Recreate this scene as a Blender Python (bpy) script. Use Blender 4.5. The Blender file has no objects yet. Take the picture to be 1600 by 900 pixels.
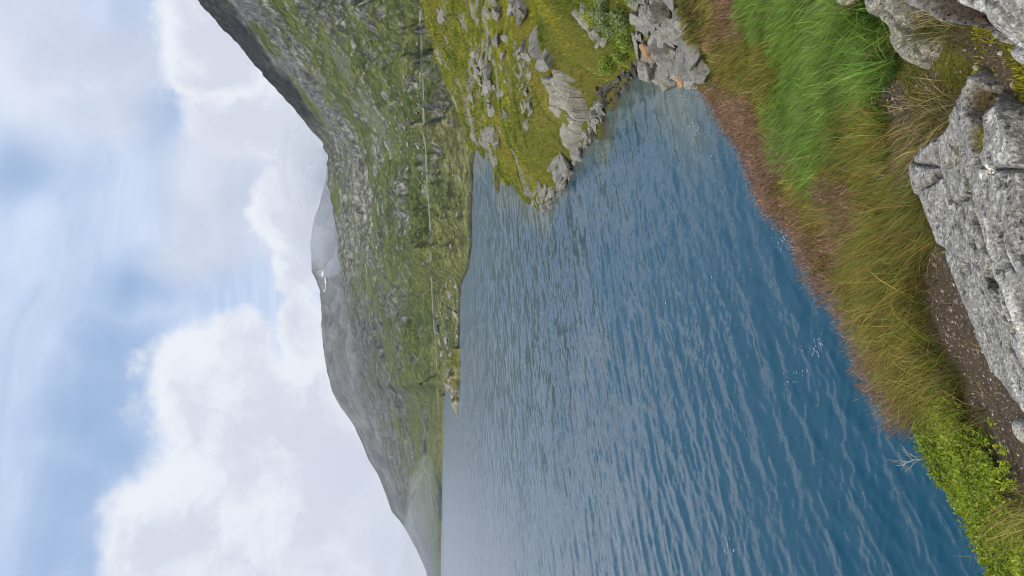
import bpy, bmesh, math, random
import numpy as np
from mathutils import Vector, Matrix, noise as mnoise

rng = np.random.default_rng(7)
random.seed(7)
SC = bpy.context.scene
COL = SC.collection

# ------------------------------------------------------------------ camera
CAM_H = 5.0                       # metres above the lake
FPX = 1180.0                      # focal length in photo pixels
PITCH = math.atan((800 - 685.5) / FPX)
CP, SP = math.cos(PITCH), math.sin(PITCH)
fwd = Vector((0, CP, -SP)); upv = Vector((0, SP, CP)); rgt = Vector((1, 0, 0))
cam = bpy.data.cameras.new('camera')
cam.sensor_fit = 'HORIZONTAL'; cam.sensor_width = 36.0
cam.lens = FPX / 1600 * 36
cam.clip_start = 0.05; cam.clip_end = 30000
camo = bpy.data.objects.new('camera', cam)
# the photograph was taken with the camera turned on its side: image left is up
m = Matrix((-upv, rgt, -fwd)).transposed().to_4x4()
m.translation = Vector((0, 0, CAM_H))
camo.matrix_world = m
COL.objects.link(camo); SC.camera = camo

def ray(x, y):
    """photo pixels (arrays ok) -> world direction"""
    x = np.asarray(x, float); y = np.asarray(y, float)
    R = (450 - y) / FPX; D = (x - 800) / FPX
    return np.stack([R, CP - SP * D, -SP - CP * D], -1)

def at_z(x, y, z=0.0):
    d = ray(x, y)
    t = (np.asarray(z) - CAM_H) / d[..., 2]
    return np.stack([d[..., 0] * t, d[..., 1] * t, np.broadcast_to(z, t.shape) * 1.0], -1)

def at_d(x, y, dist):
    """point on the pixel's ray at horizontal distance dist"""
    d = ray(x, y)
    t = np.asarray(dist) / np.hypot(d[..., 0], d[..., 1])
    p = d * t[..., None]; p[..., 2] += CAM_H
    return p

def project(P):
    """world points -> photo pixels (only used while building, to look up species maps)"""
    P = np.asarray(P, float)
    X = P[..., 0]; Y = P[..., 1]; Z = P[..., 2] - CAM_H
    w = np.maximum(Y * CP - Z * SP, 1e-3)
    up = Y * SP + Z * CP
    return 800 - up / w * FPX, 450 - X / w * FPX

# ------------------------------------------------------------------ sun
SUN_ELEV, SUN_AZ = math.radians(48), math.radians(-125)   # azimuth from +Y, clockwise positive
sdir = Vector((math.sin(SUN_AZ) * math.cos(SUN_ELEV), math.cos(SUN_AZ) * math.cos(SUN_ELEV), math.sin(SUN_ELEV)))
sl = bpy.data.lights.new('sun', 'SUN'); sl.energy = 2.2; sl.angle = math.radians(10); sl.color = (1, 0.94, 0.84)
so = bpy.data.objects.new('sun', sl); so.rotation_euler = (-sdir).to_track_quat('-Z', 'Y').to_euler()
so.location = (0, 0, 60); COL.objects.link(so)

# ------------------------------------------------------------------ exposure
SC.view_settings.view_transform = 'Standard'; SC.view_settings.look = 'None'
SC.view_settings.exposure = 0.47; SC.view_settings.gamma = 1.0
SC.view_settings.use_curve_mapping = False
SC.cycles.use_denoising = True; SC.cycles.denoising_prefilter = 'ACCURATE'; SC.cycles.denoising_input_passes = 'RGB_ALBEDO_NORMAL'; SC.cycles.filter_width = 1.1
SC.cycles.max_bounces = 6; SC.cycles.diffuse_bounces = 2; SC.cycles.glossy_bounces = 2
SC.cycles.transmission_bounces = 3; SC.cycles.volume_bounces = 1; SC.cycles.transparent_max_bounces = 6
SC.cycles.use_adaptive_sampling = True; SC.cycles.adaptive_threshold = 0.01
SC.cycles.volume_step_rate = 2.0

# ------------------------------------------------------------------ node helper
class NT:
    def __init__(s, tree): s.t = tree; s.n = tree.nodes; s.l = tree.links
    def node(s, typ, **kw):
        n = s.n.new(typ)
        for k, v in kw.items(): setattr(n, k, v)
        return n
    def put(s, sock, v):
        if v is None: return
        if isinstance(v, bpy.types.NodeSocket): s.l.new(v, sock)
        else:
            if isinstance(v, (tuple, list)) and len(v) == 3 and sock.type == 'RGBA': v = (*v, 1)
            sock.default_value = v
    def math(s, op, a, b=None, c=None, clamp=False):
        n = s.node('ShaderNodeMath', operation=op, use_clamp=clamp)
        s.put(n.inputs[0], a); s.put(n.inputs[1], b)
        if c is not None: s.put(n.inputs[2], c)
        return n.outputs[0]
    def vmath(s, op, a, b=None, scale=None):
        n = s.node('ShaderNodeVectorMath', operation=op)
        s.put(n.inputs[0], a)
        if b is not None: s.put(n.inputs[1], b)
        if scale is not None: s.put(n.inputs['Scale'], scale)
        return n.outputs['Value'] if op in ('DOT_PRODUCT', 'LENGTH', 'DISTANCE') else n.outputs[0]
    def noise(s, vec, scale, detail=4, rough=0.55, dist=0.0, col=False, lac=2.0):
        n = s.node('ShaderNodeTexNoise')
        s.put(n.inputs['Vector'], vec); s.put(n.inputs['Scale'], scale); s.put(n.inputs['Detail'], detail)
        s.put(n.inputs['Roughness'], rough); s.put(n.inputs['Distortion'], dist); s.put(n.inputs['Lacunarity'], lac)
        return n.outputs['Color' if col else 'Fac']
    def voronoi(s, vec, scale, feature='F1', out='Distance', rand=1.0):
        n = s.node('ShaderNodeTexVoronoi', feature=feature)
        s.put(n.inputs['Vector'], vec); s.put(n.inputs['Scale'], scale); s.put(n.inputs['Randomness'], rand)
        return n.outputs[out]
    def smooth(s, v, a, b, lo=0.0, hi=1.0):
        n = s.node('ShaderNodeMapRange', interpolation_type='SMOOTHSTEP')
        s.put(n.inputs[0], v); s.put(n.inputs[1], a); s.put(n.inputs[2], b); s.put(n.inputs[3], lo); s.put(n.inputs[4], hi)
        return n.outputs[0]
    def mix(s, f, a, b, mode='MIX'):
        n = s.node('ShaderNodeMix', data_type='RGBA', blend_type=mode)
        s.put(n.inputs['Factor'], f); s.put(n.inputs['A'], a); s.put(n.inputs['B'], b)
        return n.outputs['Result']
    def mapping(s, vec, scale=(1, 1, 1), rot=(0, 0, 0), loc=(0, 0, 0)):
        n = s.node('ShaderNodeMapping'); s.put(n.inputs['Vector'], vec)
        n.inputs['Scale'].default_value = scale; n.inputs['Rotation'].default_value = rot; n.inputs['Location'].default_value = loc
        return n.outputs[0]
    def attr(s, name, out='Color'):
        n = s.node('ShaderNodeAttribute', attribute_name=name); return n.outputs[out]
    def bump(s, h, strength, dist, normal=None):
        n = s.node('ShaderNodeBump'); s.put(n.inputs['Height'], h); s.put(n.inputs['Strength'], strength)
        s.put(n.inputs['Distance'], dist)
        if normal is not None: s.put(n.inputs['Normal'], normal)
        return n.outputs[0]

def material(name):
    mt = bpy.data.materials.new(name); mt.use_nodes = True
    nt = NT(mt.node_tree); nt.n.clear()
    out = nt.node('ShaderNodeOutputMaterial')
    return mt, nt, out

# ------------------------------------------------------------------ world: sky and clouds
world = bpy.data.worlds.new('World'); SC.world = world; world.use_nodes = True
w = NT(world.node_tree); w.n.clear()
wo = w.node('ShaderNodeOutputWorld'); bg = w.node('ShaderNodeBackground')
sky = w.node('ShaderNodeTexSky', sky_type='NISHITA')
sky.sun_disc = False; sky.sun_elevation = SUN_ELEV; sky.sun_rotation = SUN_AZ
sky.air_density = 1.0; sky.dust_density = 0.6; sky.ozone_density = 1.5; sky.altitude = 900
gen = w.node('ShaderNodeTexCoord').outputs['Generated']
sep = w.node('ShaderNodeSeparateXYZ'); w.put(sep.inputs[0], gen)
# cloud layers lie on flat decks overhead: direction / height gives deck coordinates with true perspective
zc = w.math('MAXIMUM', sep.outputs['Z'], 0.0)
inv = w.math('DIVIDE', 1.0, w.math('ADD', zc, 0.10))
deck = w.vmath('MULTIPLY', w.vmath('SCALE', gen, scale=inv), (1, 1, 0))
def dirpx(x, y):
    d = ray(x, y); d = d / np.linalg.norm(d); return tuple(float(v) for v in d)
warp = w.vmath('SUBTRACT', w.noise(gen, 9.0, 5, 0.6, col=True), (0.5, 0.5, 0.5))
warp2 = w.vmath('SUBTRACT', w.noise(gen, 2.6, 3, 0.5, col=True), (0.5, 0.5, 0.5))
gw = w.vmath('ADD', gen, w.vmath('SCALE', warp, scale=0.13))
gw = w.vmath('ADD', gw, w.vmath('SCALE', warp2, scale=0.10))
gs = w.vmath('ADD', w.vmath('ADD', gen, w.vmath('SCALE', warp2, scale=0.25)), w.vmath('SCALE', warp, scale=0.05))
def blobs(vec, lst, soft0, soft1):
    """union of round cloud masses: (x, y, radius in photo pixels)"""
    acc = None
    for x, y, r in lst:
        d = w.vmath('DISTANCE', vec, dirpx(x, y))
        v = w.math('DIVIDE', d, r / FPX)
        acc = v if acc is None else w.math('SMOOTH_MIN', acc, v, 0.25)
    return w.smooth(acc, soft1, soft0), acc
# thin high veil, streaked by the wind
streak = w.mapping(deck, scale=(0.60, 1.7, 1), rot=(0, 0, math.radians(-14)))
veil_n = w.noise(w.vmath('ADD', streak, w.vmath('SCALE', warp2, scale=1.3)), 1.3, 7, 0.6, 1.2)
veil = w.smooth(veil_n, 0.28, 0.68, 0.50, 1.0)
gap, _ = blobs(gs, [(70, 250, 50), (240, 190, 52), (160, 640, 55), (140, 760, 62), (120, 850, 70), (190, 560, 45), (215, 470, 40),
                    (300, 180, 40), (60, 1000, 70), (20, -150, 70), (100, 930, 70), (175, 690, 50), (160, 600, 40)], 0.1, 1.9)
veil = w.math('MULTIPLY', veil, w.math('SUBTRACT', 1.0, w.math('MULTIPLY', gap, 0.80)))
blue = w.mix(0.70, sky.outputs[0], (3.3, 5.0, 8.0))
veilc = w.mix(w.noise(deck, 1.1, 3), (5.6, 6.9, 9.3), (7.0, 7.8, 9.3))
c = w.mix(veil, blue, veilc)
# soft grey stratocumulus
grey, _ = blobs(gs, [(120, 90, 150), (180, 180, 80), (330, 330, 130), (400, 290, 110), (300, 420, 70), (430, 400, 80), (440, 520, 40), (40, 30, 120), (350, -120, 120)], 0.35, 1.15)
c = w.mix(w.math('MULTIPLY', grey, 0.72), c, w.mix(w.smooth(w.noise(gs, 5.0, 5), .35, .65), (5.7, 6.1, 7.2), (7.6, 7.9, 8.8)))
# bright heaped cumulus with crisp upper edges
cum, cd = blobs(gw, [(330, 620, 105), (390, 720, 150), (300, 830, 130), (460, 620, 85), (500, 760, 130), (420, 900, 190), (540, 880, 170),
                     (340, 90, 88), (390, 190, 84), (330, 20, 85), (460, 330, 70), (490, 250, 50), (455, 430, 55), (470, 520, 60), (250, 940, 100), (400, 1100, 220), (330, -130, 110)], 0.74, 1.06)
cshade = w.math('ADD', w.smooth(cd, 0.95, 0.1, 0.0, 0.65), w.smooth(w.noise(gw, 7.0, 6, 0.62), 0.35, 0.65, -0.35, 0.65))
cumc = w.mix(w.smooth(cshade, 0.0, 1.0), (8.5, 8.75, 9.35), (6.7, 7.0, 8.0))
c = w.mix(w.math('MULTIPLY', cum, 0.96), c, cumc)
# the rest of the sky (out of view) carries the same broken cloud
sky_n = w.smooth(w.noise(deck, 0.9, 6, 0.55, 0.4), 0.48, 0.66)
behind = w.smooth(sep.outputs['Y'], 0.55, 0.2)
c = w.mix(w.math('MULTIPLY', w.math('MULTIPLY', sky_n, behind), 0.85), c, (7.6, 7.9, 8.8))
w.put(bg.inputs['Color'], c); bg.inputs['Strength'].default_value = 0.075
w.l.new(bg.outputs[0], wo.inputs['Surface'])

# ------------------------------------------------------------------ numpy noise
def _h(ix, iy, iz, seed):
    n = (ix.astype(np.uint32) * np.uint32(374761393) + iy.astype(np.uint32) * np.uint32(668265263)
         + iz.astype(np.uint32) * np.uint32(2147483647) + np.uint32(seed * 1274126177 & 0xffffffff))
    n = (n ^ (n >> np.uint32(13))) * np.uint32(1274126177)
    n = n ^ (n >> np.uint32(16))
    return (n & np.uint32(0xffffff)).astype(np.float64) / 0xffffff
def vnoise(x, y, z=None, seed=0):
    x = np.asarray(x, float); y = np.asarray(y, float)
    fx = np.floor(x); fy = np.floor(y); ix = fx.astype(np.int64) & 0xffffffff; iy = fy.astype(np.int64) & 0xffffffff
    u = x - fx; v = y - fy
    u = u * u * u * (u * (u * 6 - 15) + 10); v = v * v * v * (v * (v * 6 - 15) + 10)
    jx = (fx.astype(np.int64) + 1) & 0xffffffff; jy = (fy.astype(np.int64) + 1) & 0xffffffff
    if z is None:
        k = np.zeros_like(ix)
        a = _h(ix, iy, k, seed); b = _h(jx, iy, k, seed); c_ = _h(ix, jy, k, seed); d = _h(jx, jy, k, seed)
        return ((a * (1 - u) + b * u) * (1 - v) + (c_ * (1 - u) + d * u) * v) * 2 - 1
    z = np.asarray(z, float); fz = np.floor(z); iz = fz.astype(np.int64) & 0xffffffff; jz = (fz.astype(np.int64) + 1) & 0xffffffff
    t = z - fz; t = t * t * (3 - 2 * t)
    def sl_(k):
        a = _h(ix, iy, k, seed); b = _h(jx, iy, k, seed); c_ = _h(ix, jy, k, seed); d = _h(jx, jy, k, seed)
        return (a * (1 - u) + b * u) * (1 - v) + (c_ * (1 - u) + d * u) * v
    return (sl_(iz) * (1 - t) + sl_(jz) * t) * 2 - 1
def fbm(x, y, z=None, o=5, g=0.5, seed=0, ridged=False):
    s = 0.0; a = 1.0; tot = 0.0; f = 1.0
    ca, sa = math.cos(0.6), math.sin(0.6)
    for i in range(o):
        n = vnoise(x * f, y * f, None if z is None else z * f, seed + i * 17)
        if ridged: n = 1 - 2 * np.abs(n)
        s = s + a * n; tot += a; a *= g; f *= 2.03
        x, y = x * ca - y * sa + 13.7, x * sa + y * ca - 7.1
    return s / tot
def sstep(a, b, v):
    t = np.clip((v - a) / (b - a), 0, 1); return t * t * (3 - 2 * t)

# ------------------------------------------------------------------ mesh helpers
def tag(o, label=None, cat=None, group=None, kind=None):
    if label: o['label'] = label
    if cat: o['category'] = cat
    if group: o['group'] = group
    if kind: o['kind'] = kind
    return o
def np_mesh(name, V, F, cols=None, smooth=False, floats=None):
    """V (n,3); F list of int arrays (k,3) or (k,4)"""
    me = bpy.data.meshes.new(name)
    if not isinstance(F, (list, tuple)): F = [F]
    F = [f for f in F if len(f)]
    nl = sum(f.size for f in F); nf = sum(len(f) for f in F)
    me.vertices.add(len(V)); me.loops.add(nl); me.polygons.add(nf)
    me.vertices.foreach_set('co', np.ascontiguousarray(V, np.float32).ravel())
    me.loops.foreach_set('vertex_index', np.concatenate([f.ravel() for f in F]).astype(np.int32))
    ls = []; st = 0
    for f in F:
        k = f.shape[1]; ls.append(st + np.arange(len(f)) * k); st += f.size
    me.polygons.foreach_set('loop_start', np.concatenate(ls).astype(np.int32))
    if smooth: me.polygons.foreach_set('use_smooth', np.ones(nf, bool))
    me.update(calc_edges=True)
    if cols is not None:
        a = me.attributes.new('col', 'FLOAT_COLOR', 'POINT')
        c4 = np.ones((len(V), 4), np.float32); c4[:, :3] = cols
        a.data.foreach_set('color', c4.ravel())
    for k, v in (floats or {}).items():
        a = me.attributes.new(k, 'FLOAT', 'POINT'); a.data.foreach_set('value', np.ascontiguousarray(v, np.float32).ravel())
    return me
def add(name, me, mt, parent=None):
    o = bpy.data.objects.new(name, me); COL.objects.link(o)
    if mt is not None: me.materials.append(mt)
    if parent is not None: o.parent = parent
    return o
def grid_faces(nu, nv):
    i = np.arange(nu * nv).reshape(nu, nv)
    return np.stack([i[:-1, :-1], i[1:, :-1], i[1:, 1:], i[:-1, 1:]], -1).reshape(-1, 4)
def empty(name, loc=(0, 0, 0)):
    o = bpy.data.objects.new(name, None); o.location = loc; COL.objects.link(o); return o
def in_poly(px, py, poly):
    poly = np.asarray(poly, float); ins = np.zeros(np.shape(px), bool)
    n = len(poly)
    for i in range(n):
        x0, y0 = poly[i]; x1, y1 = poly[(i + 1) % n]
        c_ = ((y0 > py) != (y1 > py)) & (px < (x1 - x0) * (py - y0) / (y1 - y0 + 1e-12) + x0)
        ins ^= c_
    return ins
def poly_dist(px, py, poly):
    """signed distance, positive inside"""
    poly = np.asarray(poly, float); d = np.full(np.shape(px), 1e9); n = len(poly)
    for i in range(n):
        a = poly[i]; b = poly[(i + 1) % n]; ab = b - a; L = ab @ ab + 1e-12
        t = np.clip(((px - a[0]) * ab[0] + (py - a[1]) * ab[1]) / L, 0, 1)
        d = np.minimum(d, np.hypot(px - a[0] - t * ab[0], py - a[1] - t * ab[1]))
    return np.where(in_poly(px, py, poly), d, -d)
class TPS:
    """thin-plate surface through control points"""
    def __init__(s, P, Z, lam=1e-3):
        P = np.asarray(P, float); n = len(P); s.P = P
        s.sc = np.std(P); Q = P / s.sc; s.Q = Q
        K = s.k(np.linalg.norm(Q[:, None] - Q[None], axis=-1)) + lam * np.eye(n)
        A = np.zeros((n + 3, n + 3)); A[:n, :n] = K; A[:n, n] = 1; A[:n, n + 1:] = Q; A[n:, :n] = A[:n, n:].T
        s.w = np.linalg.solve(A, np.concatenate([Z, np.zeros(3)]))
    @staticmethod
    def k(r): return np.where(r > 1e-9, r * r * np.log(np.maximum(r, 1e-9)), 0)
    def __call__(s, x, y):
        sh = np.shape(x); q = np.stack([np.ravel(x), np.ravel(y)], -1) / s.sc; n = len(s.Q)
        out = np.empty(len(q))
        for i in range(0, len(q), 60000):
            qq = q[i:i + 60000]
            out[i:i + 60000] = s.k(np.linalg.norm(qq[:, None] - s.Q[None], axis=-1)) @ s.w[:n] + s.w[n] + qq @ s.w[n + 1:]
        return out.reshape(sh)

# ================================================================== THE LAND NEAR THE CAMERA
def ctrl(lst):
    P = []; Z = []
    for x, y, k, v in lst:
        p = at_z(x, y, v) if k == 'z' else at_d(x, y, v)
        P.append(p[:2]); Z.append(p[2])
    return np.array(P), np.array(Z)
# --- grassy bank under the camera
EDGE = [(1112, 118, .15), (1138, 170, .45), (1165, 220, .85), (1212, 320, 1.35), (1252, 370, 1.6), (1300, 440, 1.8), (1332, 500, 1.9),
        (1375, 580, 2.1), (1412, 625, 2.2), (1444, 668, 2.3), (1462, 720, 2.35), (1512, 800, 2.4), (1562, 900, 2.45)]
edge_pts = np.array([at_z(x, y, z) for x, y, z in EDGE])
bank_ctl = [(x, y, 'z', z) for x, y, z in EDGE] + [
    (1085, 55, 'z', .45), (1062, 0, 'z', .8), (1040, -120, 'z', 1.3), (1140, 60, 'z', 1.15), (1150, 0, 'z', 1.35), (1200, 60, 'z', 1.75), (1200, 180, 'z', 1.55),
    (1250, 40, 'z', 2.15), (1270, 150, 'z', 2.2), (1260, 280, 'z', 1.95), (1330, 60, 'z', 2.7), (1350, 180, 'z', 2.7), (1330, 320, 'z', 2.4),
    (1380, 420, 'z', 2.6), (1390, 520, 'z', 2.5), (1400, 100, 'z', 3.0), (1400, 180, 'z', 2.95), (1450, 150, 'z', 3.15), (1450, 300, 'z', 3.0), (1480, 420, 'z', 3.0),
    (1520, 560, 'z', 3.0), (1580, 700, 'z', 3.05), (1480, 620, 'z', 2.75), (1520, 720, 'z', 2.75), (1580, 820, 'z', 2.8), (1560, 100, 'z', 3.3), (1590, 250, 'z', 3.3), (1590, 450, 'z', 3.25)]
bP, bZ = ctrl(bank_ctl)
bP = np.concatenate([bP, [(-2.4, 3.0), (-4.5, 2.1), (-8, .5), (-14, -4), (-3, 1), (0, 0), (1.5, -1), (-2, -1.5), (4, 0), (9, 3), (-4, -3), (14, 8)]]); bZ = np.concatenate([bZ, [2.45, 2.4, 2.3, 2.3, 2.85, 3.4, 3.5, 3.3, 3.6, 3.2, 3.1, 2.6]])
tps_bank = TPS(bP, bZ, 2e-4)
cove_edge = np.array([at_z(1085, 55, .3)[:2], at_z(1058, 0, .5)[:2], at_z(1020, -200, .8)[:2], (24, 9)])
BANKPOLY = np.concatenate([[(-14, -4), (-8, .5), (-4.5, 2.1), (-2.4, 3.0)], edge_pts[:, :2][::-1], cove_edge, [(24, -12), (-14, -12)]])
# --- the low grassy point across the cove, and the hillock behind it
pen_ctl = [
    (1005, 82, 'z', .05), (985, 115, 'z', 0), (946, 138, 'z', 0), (942, 172, 'z', 0), (928, 210, 'z', 0), (908, 245, 'z', 0), (882, 293, 'z', 0), (857, 328, 'z', 0),
    (838, 322, 'z', .05), (815, 298, 'z', .5), (800, 278, 'z', .75), (789, 250, 'z', .95),
    (905, 345, 'z', -1.1), (960, 225, 'z', -.8), (1020, 165, 'z', -.5), (1080, 200, 'z', -.9), (968, 150, 'z', -.35), (990, 138, 'z', -.35), (952, 185, 'z', -.45), (936, 225, 'z', -.45), (915, 265, 'z', -.5), (892, 312, 'z', -.6), (1012, 112, 'z', -.2), (1150, 330, 'z', -1.5), (870, 365, 'z', -1.2), (840, 348, 'z', -1.2), (822, 360, 'z', -1.5),
    (790, 305, 'z', -1.2), (800, 340, 'z', -1.5), (768, 275, 'z', -.8), (765, 262, 'z', -.5), (760, 290, 'z', -1.2), (745, 262, 'z', -1.0), (740, 300, 'z', -2),
    (868, 128, 'z', 1.75), (895, 112, 'z', 1.5), (905, 190, 'z', .7), (888, 225, 'z', .7), (858, 190, 'z', 1.45), (850, 250, 'z', 1.05), (845, 290, 'z', .7), (920, 110, 'z', 1.0), (945, 90, 'z', .75),
    (960, 60, 'z', .9), (960, 20, 'z', 1.25), (985, 70, 'z', .55), (1000, 20, 'z', .75), (1010, 0, 'z', .9), (1040, 40, 'z', .45), (1040, 90, 'z', .25), (1080, 100, 'z', .2), (1060, 0, 'z', .7),
    (900, 60, 'z', 1.6), (850, 60, 'z', 2.1), (850, 0, 'z', 2.25), (900, 0, 'z', 1.9), (800, 30, 'd', 30), (800, 120, 'z', 2.15), (820, 180, 'z', 1.7), (820, 240, 'z', 1.25), (790, 190, 'z', 1.65),
    (770, 100, 'd', 40), (770, 20, 'd', 37), (768, 160, 'd', 46), (750, 60, 'd', 50), (755, 140, 'd', 54), (735, 40, 'd', 60), (735, 120, 'd', 66), (720, 0, 'd', 62), (715, 90, 'd', 82), (690, 0, 'd', 82), (665, 0, 'd', 98),
    (697, 117, 'd', 108), (722, 175, 'd', 104), (742, 190, 'd', 84), (748, 225, 'z', .25), (744, 234, 'z', 0), (757, 248, 'z', 0), (781, 283, 'z', 0), (773, 258, 'z', .3), (786, 258, 'z', .1), (765, 215, 'z', .8),
    (1000, -200, 'z', 1.4), (900, -200, 'z', 2.6), (800, -150, 'd', 32), (750, -150, 'd', 50), (700, -150, 'd', 80), (650, -150, 'd', 100), (850, -350, 'd', 30), (700, -400, 'd', 80), (640, -400, 'd', 110)]
pP, pZ = ctrl(pen_ctl)
back = []
for (x, y, d, z) in [(665, 0, 125, 5.2), (690, 60, 128, 4.0), (697, 117, 130, 2.5), (722, 175, 125, .6), (744, 225, 128, -1), (640, -200, 135, 5)]:
    q = at_d(x, y, d); back.append((q[0], q[1], z))
back += [(-10, 60, -3), (-10, 100, -3), (-40, 60, -4), (-10, 30, -3), (-30, 120, -4), (0, 140, -3), (-15, 15, -2.5), (15, 75, -1.6), (10, 60, -1.6)]
back = np.array(back)
tps_pen = TPS(np.concatenate([pP, back[:, :2]]), np.concatenate([pZ, back[:, 2]]), 2e-4)

def bank_z(x, y):
    sd = poly_dist(x, y, BANKPOLY)
    z = tps_bank(x, y)
    z = z + 0.05 * fbm(x * 1.3, y * 1.3, o=4, seed=3) + 0.015 * fbm(x * 7, y * 7, o=3, seed=5)
    out = np.maximum(-sd + 0.12 * fbm(x * 2, y * 2, o=3, seed=9), 0)
    z = np.minimum(z, 3.9)
    # undercut rim falls steeply into the lake
    return np.where(out > 0, np.maximum(z - 2.2 * out - 0.2 * sstep(0, .3, out), -1.5 - 0.3 * out), z)
def pen_z(x, y):
    z = tps_pen(x, y)
    land = sstep(-0.2, 0.8, z); r = np.hypot(x, y)
    hum = 0.16 * fbm(x * .35, y * .35, o=4, seed=21) + 0.16 * fbm(x * 1.2, y * 1.2, o=4, seed=22)
    led = fbm(x * .12 + .4 * y * .12, y * .5, o=4, seed=23, ridged=True)
    z = z + land * (hum * np.clip(r / 30, .4, 2.2) + 0.35 * sstep(.25, .7, led) * np.clip(r / 45, 0, 1.6)) + (1 - land) * 0.05 * fbm(x * 1.1, y * 1.1, o=3, seed=24)
    return np.maximum(z, -3.5)
def land_z(x, y):
    x = np.asarray(x, float); y = np.asarray(y, float)
    r = np.hypot(x, y)
    b = np.full(x.shape, -9.0); p = np.full(x.shape, -9.0)
    mb = r < 30; mp = r > 9
    if mb.any(): b[mb] = bank_z(x[mb], y[mb])
    if mp.any(): p[mp] = pen_z(x[mp], y[mp]) - 3 * (1 - sstep(9, 12.5, r[mp]))
    return np.maximum(b, p)

# species / cover map of the bank: photo control points and the kind of cover there
COVER = {
 'green': [(1200, 30), (1250, 60), (1300, 30), (1340, 50), (1370, 30), (1250, 120), (1300, 110), (1350, 90), (1240, 180), (1290, 170), (1335, 140), (1380, 100), (1262, 225), (1300, 210), (1272, 255), (1385, 60), (1180, 0), (1250, -60), (1330, -60)],
 'olive': [(1170, 60), (1210, 110), (1180, 140), (1215, 190), (1365, 235), (1340, 250), (1380, 290), (1330, 345), (1405, 310), (1360, 400), (1385, 440), (1310, 410), (1240, 290), (1300, 300), (1350, 190), (1170, 110), (1340, 460), (1420, 370), (1370, 190), (1405, 60)],
 'red': [(1270, 350), (1300, 390), (1312, 435), (1345, 500), (1370, 560), (1220, 275), (1200, 215), (1170, 165), (1318, 372), (1330, 460), (1130, 150), (1155, 200), (1185, 260), (1225, 310), (1250, 350), (1275, 390), (1290, 430), (1315, 480), (1335, 535), (1355, 580), (1390, 625), (1335, 290), (1365, 315), (1210, 240), (1420, 650), (1160, 0), (1150, 40), (1240, 250), (1380, 600)],
 'tan': [(1430, 430), (1420, 480), (1440, 560), (1465, 610), (1490, 590), (1405, 520), (1110, 20), (1120, 80), (1125, 115), (1140, 90), (1370, 500), (1390, 560), (1430, 610), (1535, 640), (1440, 330), (1450, 370), (1380, 345), (1340, 420), (1290, 350), (1602, 785), (1270, 310), (1400, 400)],
 'bilberry': [(1455, 680), (1480, 665), (1500, 720), (1480, 760), (1530, 740), (1520, 820), (1560, 800), (1560, 870), (1590, 860), (1470, 715), (1550, 900), (1510, 690), (1535, 705), (1520, 672), (1550, 760), (1590, 900), (1440, 700), (1545, 725), (1495, 650), (1560, 830), (1600, 880), (1572, 795), (1582, 830), (1560, 740), (1545, 690), (1600, 950), (1500, 780)],
 'tussock': [(1440, 175), (1470, 190), (1495, 175), (1450, 215), (1425, 230), (1470, 150), (1500, 30), (1505, 45), (1485, 205)],
 'soil': [(1398, 150), (1395, 185), (1390, 165), (1497, 450), (1485, 425), (1510, 500), (1535, 550), (1520, 540), (1550, 600), (1565, 640), (1545, 625), (1575, 690), (1590, 720), (1600, 760), (1560, 90), (1580, 110), (1550, 60), (1590, 60), (1395, 10), (1400, 40), (1405, 75), (1440, 130), (1530, 95), (1560, 660)],
 'moss': [(1418, 90), (1415, 125), (1425, 145), (1435, 105), (1500, 110), (1510, 125), (1490, 120), (1535, 50), (1550, 55), (1575, 85), (1590, 110)],
}
CKEYS = list(COVER); CP_ = np.array([p for k in CKEYS for p in COVER[k]], float); CI_ = np.array([i for i, k in enumerate(CKEYS) for p in COVER[k]])
def cover_at(P, jit=14.0, r=rng):
    px, py = project(P)
    nx = fbm(P[..., 0] * 2.2, P[..., 1] * 2.2, o=3, seed=31); ny = fbm(P[..., 0] * 2.2, P[..., 1] * 2.2, o=3, seed=37)
    px = px + nx * 1.6 * jit + r.normal(0, jit * .55, px.shape); py = py + ny * 1.6 * jit + r.normal(0, jit * .55, py.shape)
    out = np.empty(px.shape, int)
    for i in range(0, len(px), 40000):
        d = (px[i:i + 40000, None] - CP_[None, :, 0]) ** 2 + (py[i:i + 40000, None] - CP_[None, :, 1]) ** 2
        out[i:i + 40000] = CI_[np.argmin(d, 1)]
    return out
ROCKS_PX = {   # outlines of the foreground rocks in the photo, with the height of their tops
 'slab': ([(1436, 268), (1450, 238), (1478, 222), (1502, 208), (1506, 165), (1516, 132), (1532, 108), (1548, 112), (1566, 140), (1590, 152), (1640, 170), (1760, 300), (1760, 700), (1650, 690), (1600, 648), (1572, 618), (1552, 575), (1536, 540), (1512, 490), (1490, 432), (1470, 360), (1448, 300)], 3.5),
 'quartz': ([(1393, -40), (1396, 18), (1412, 32), (1428, 52), (1438, 90), (1462, 103), (1478, 106), (1498, 96), (1517, 92), (1523, 72), (1510, 57), (1490, 58), (1470, 50), (1458, 30), (1440, -10), (1430, -60)], 3.25),
 'corner': ([(1470, -120), (1474, -5), (1488, 12), (1510, 30), (1540, 42), (1572, 52), (1620, 72), (1760, 90), (1800, -150)], 3.75),
}

# ================================================================== MATERIALS
def principled(nt, out, col, rough=0.9, spec=0.3, normal=None, **kw):
    p = nt.node('ShaderNodeBsdfPrincipled')
    nt.put(p.inputs['Base Color'], col); nt.put(p.inputs['Roughness'], rough); nt.put(p.inputs['Specular IOR Level'], spec)
    if normal is not None: nt.put(p.inputs['Normal'], normal)
    for k, v in kw.items(): nt.put(p.inputs[k], v)
    nt.l.new(p.outputs[0], out.inputs['Surface']); return p
def geo_pos(nt): return nt.node('ShaderNodeNewGeometry').outputs['Position']

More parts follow.
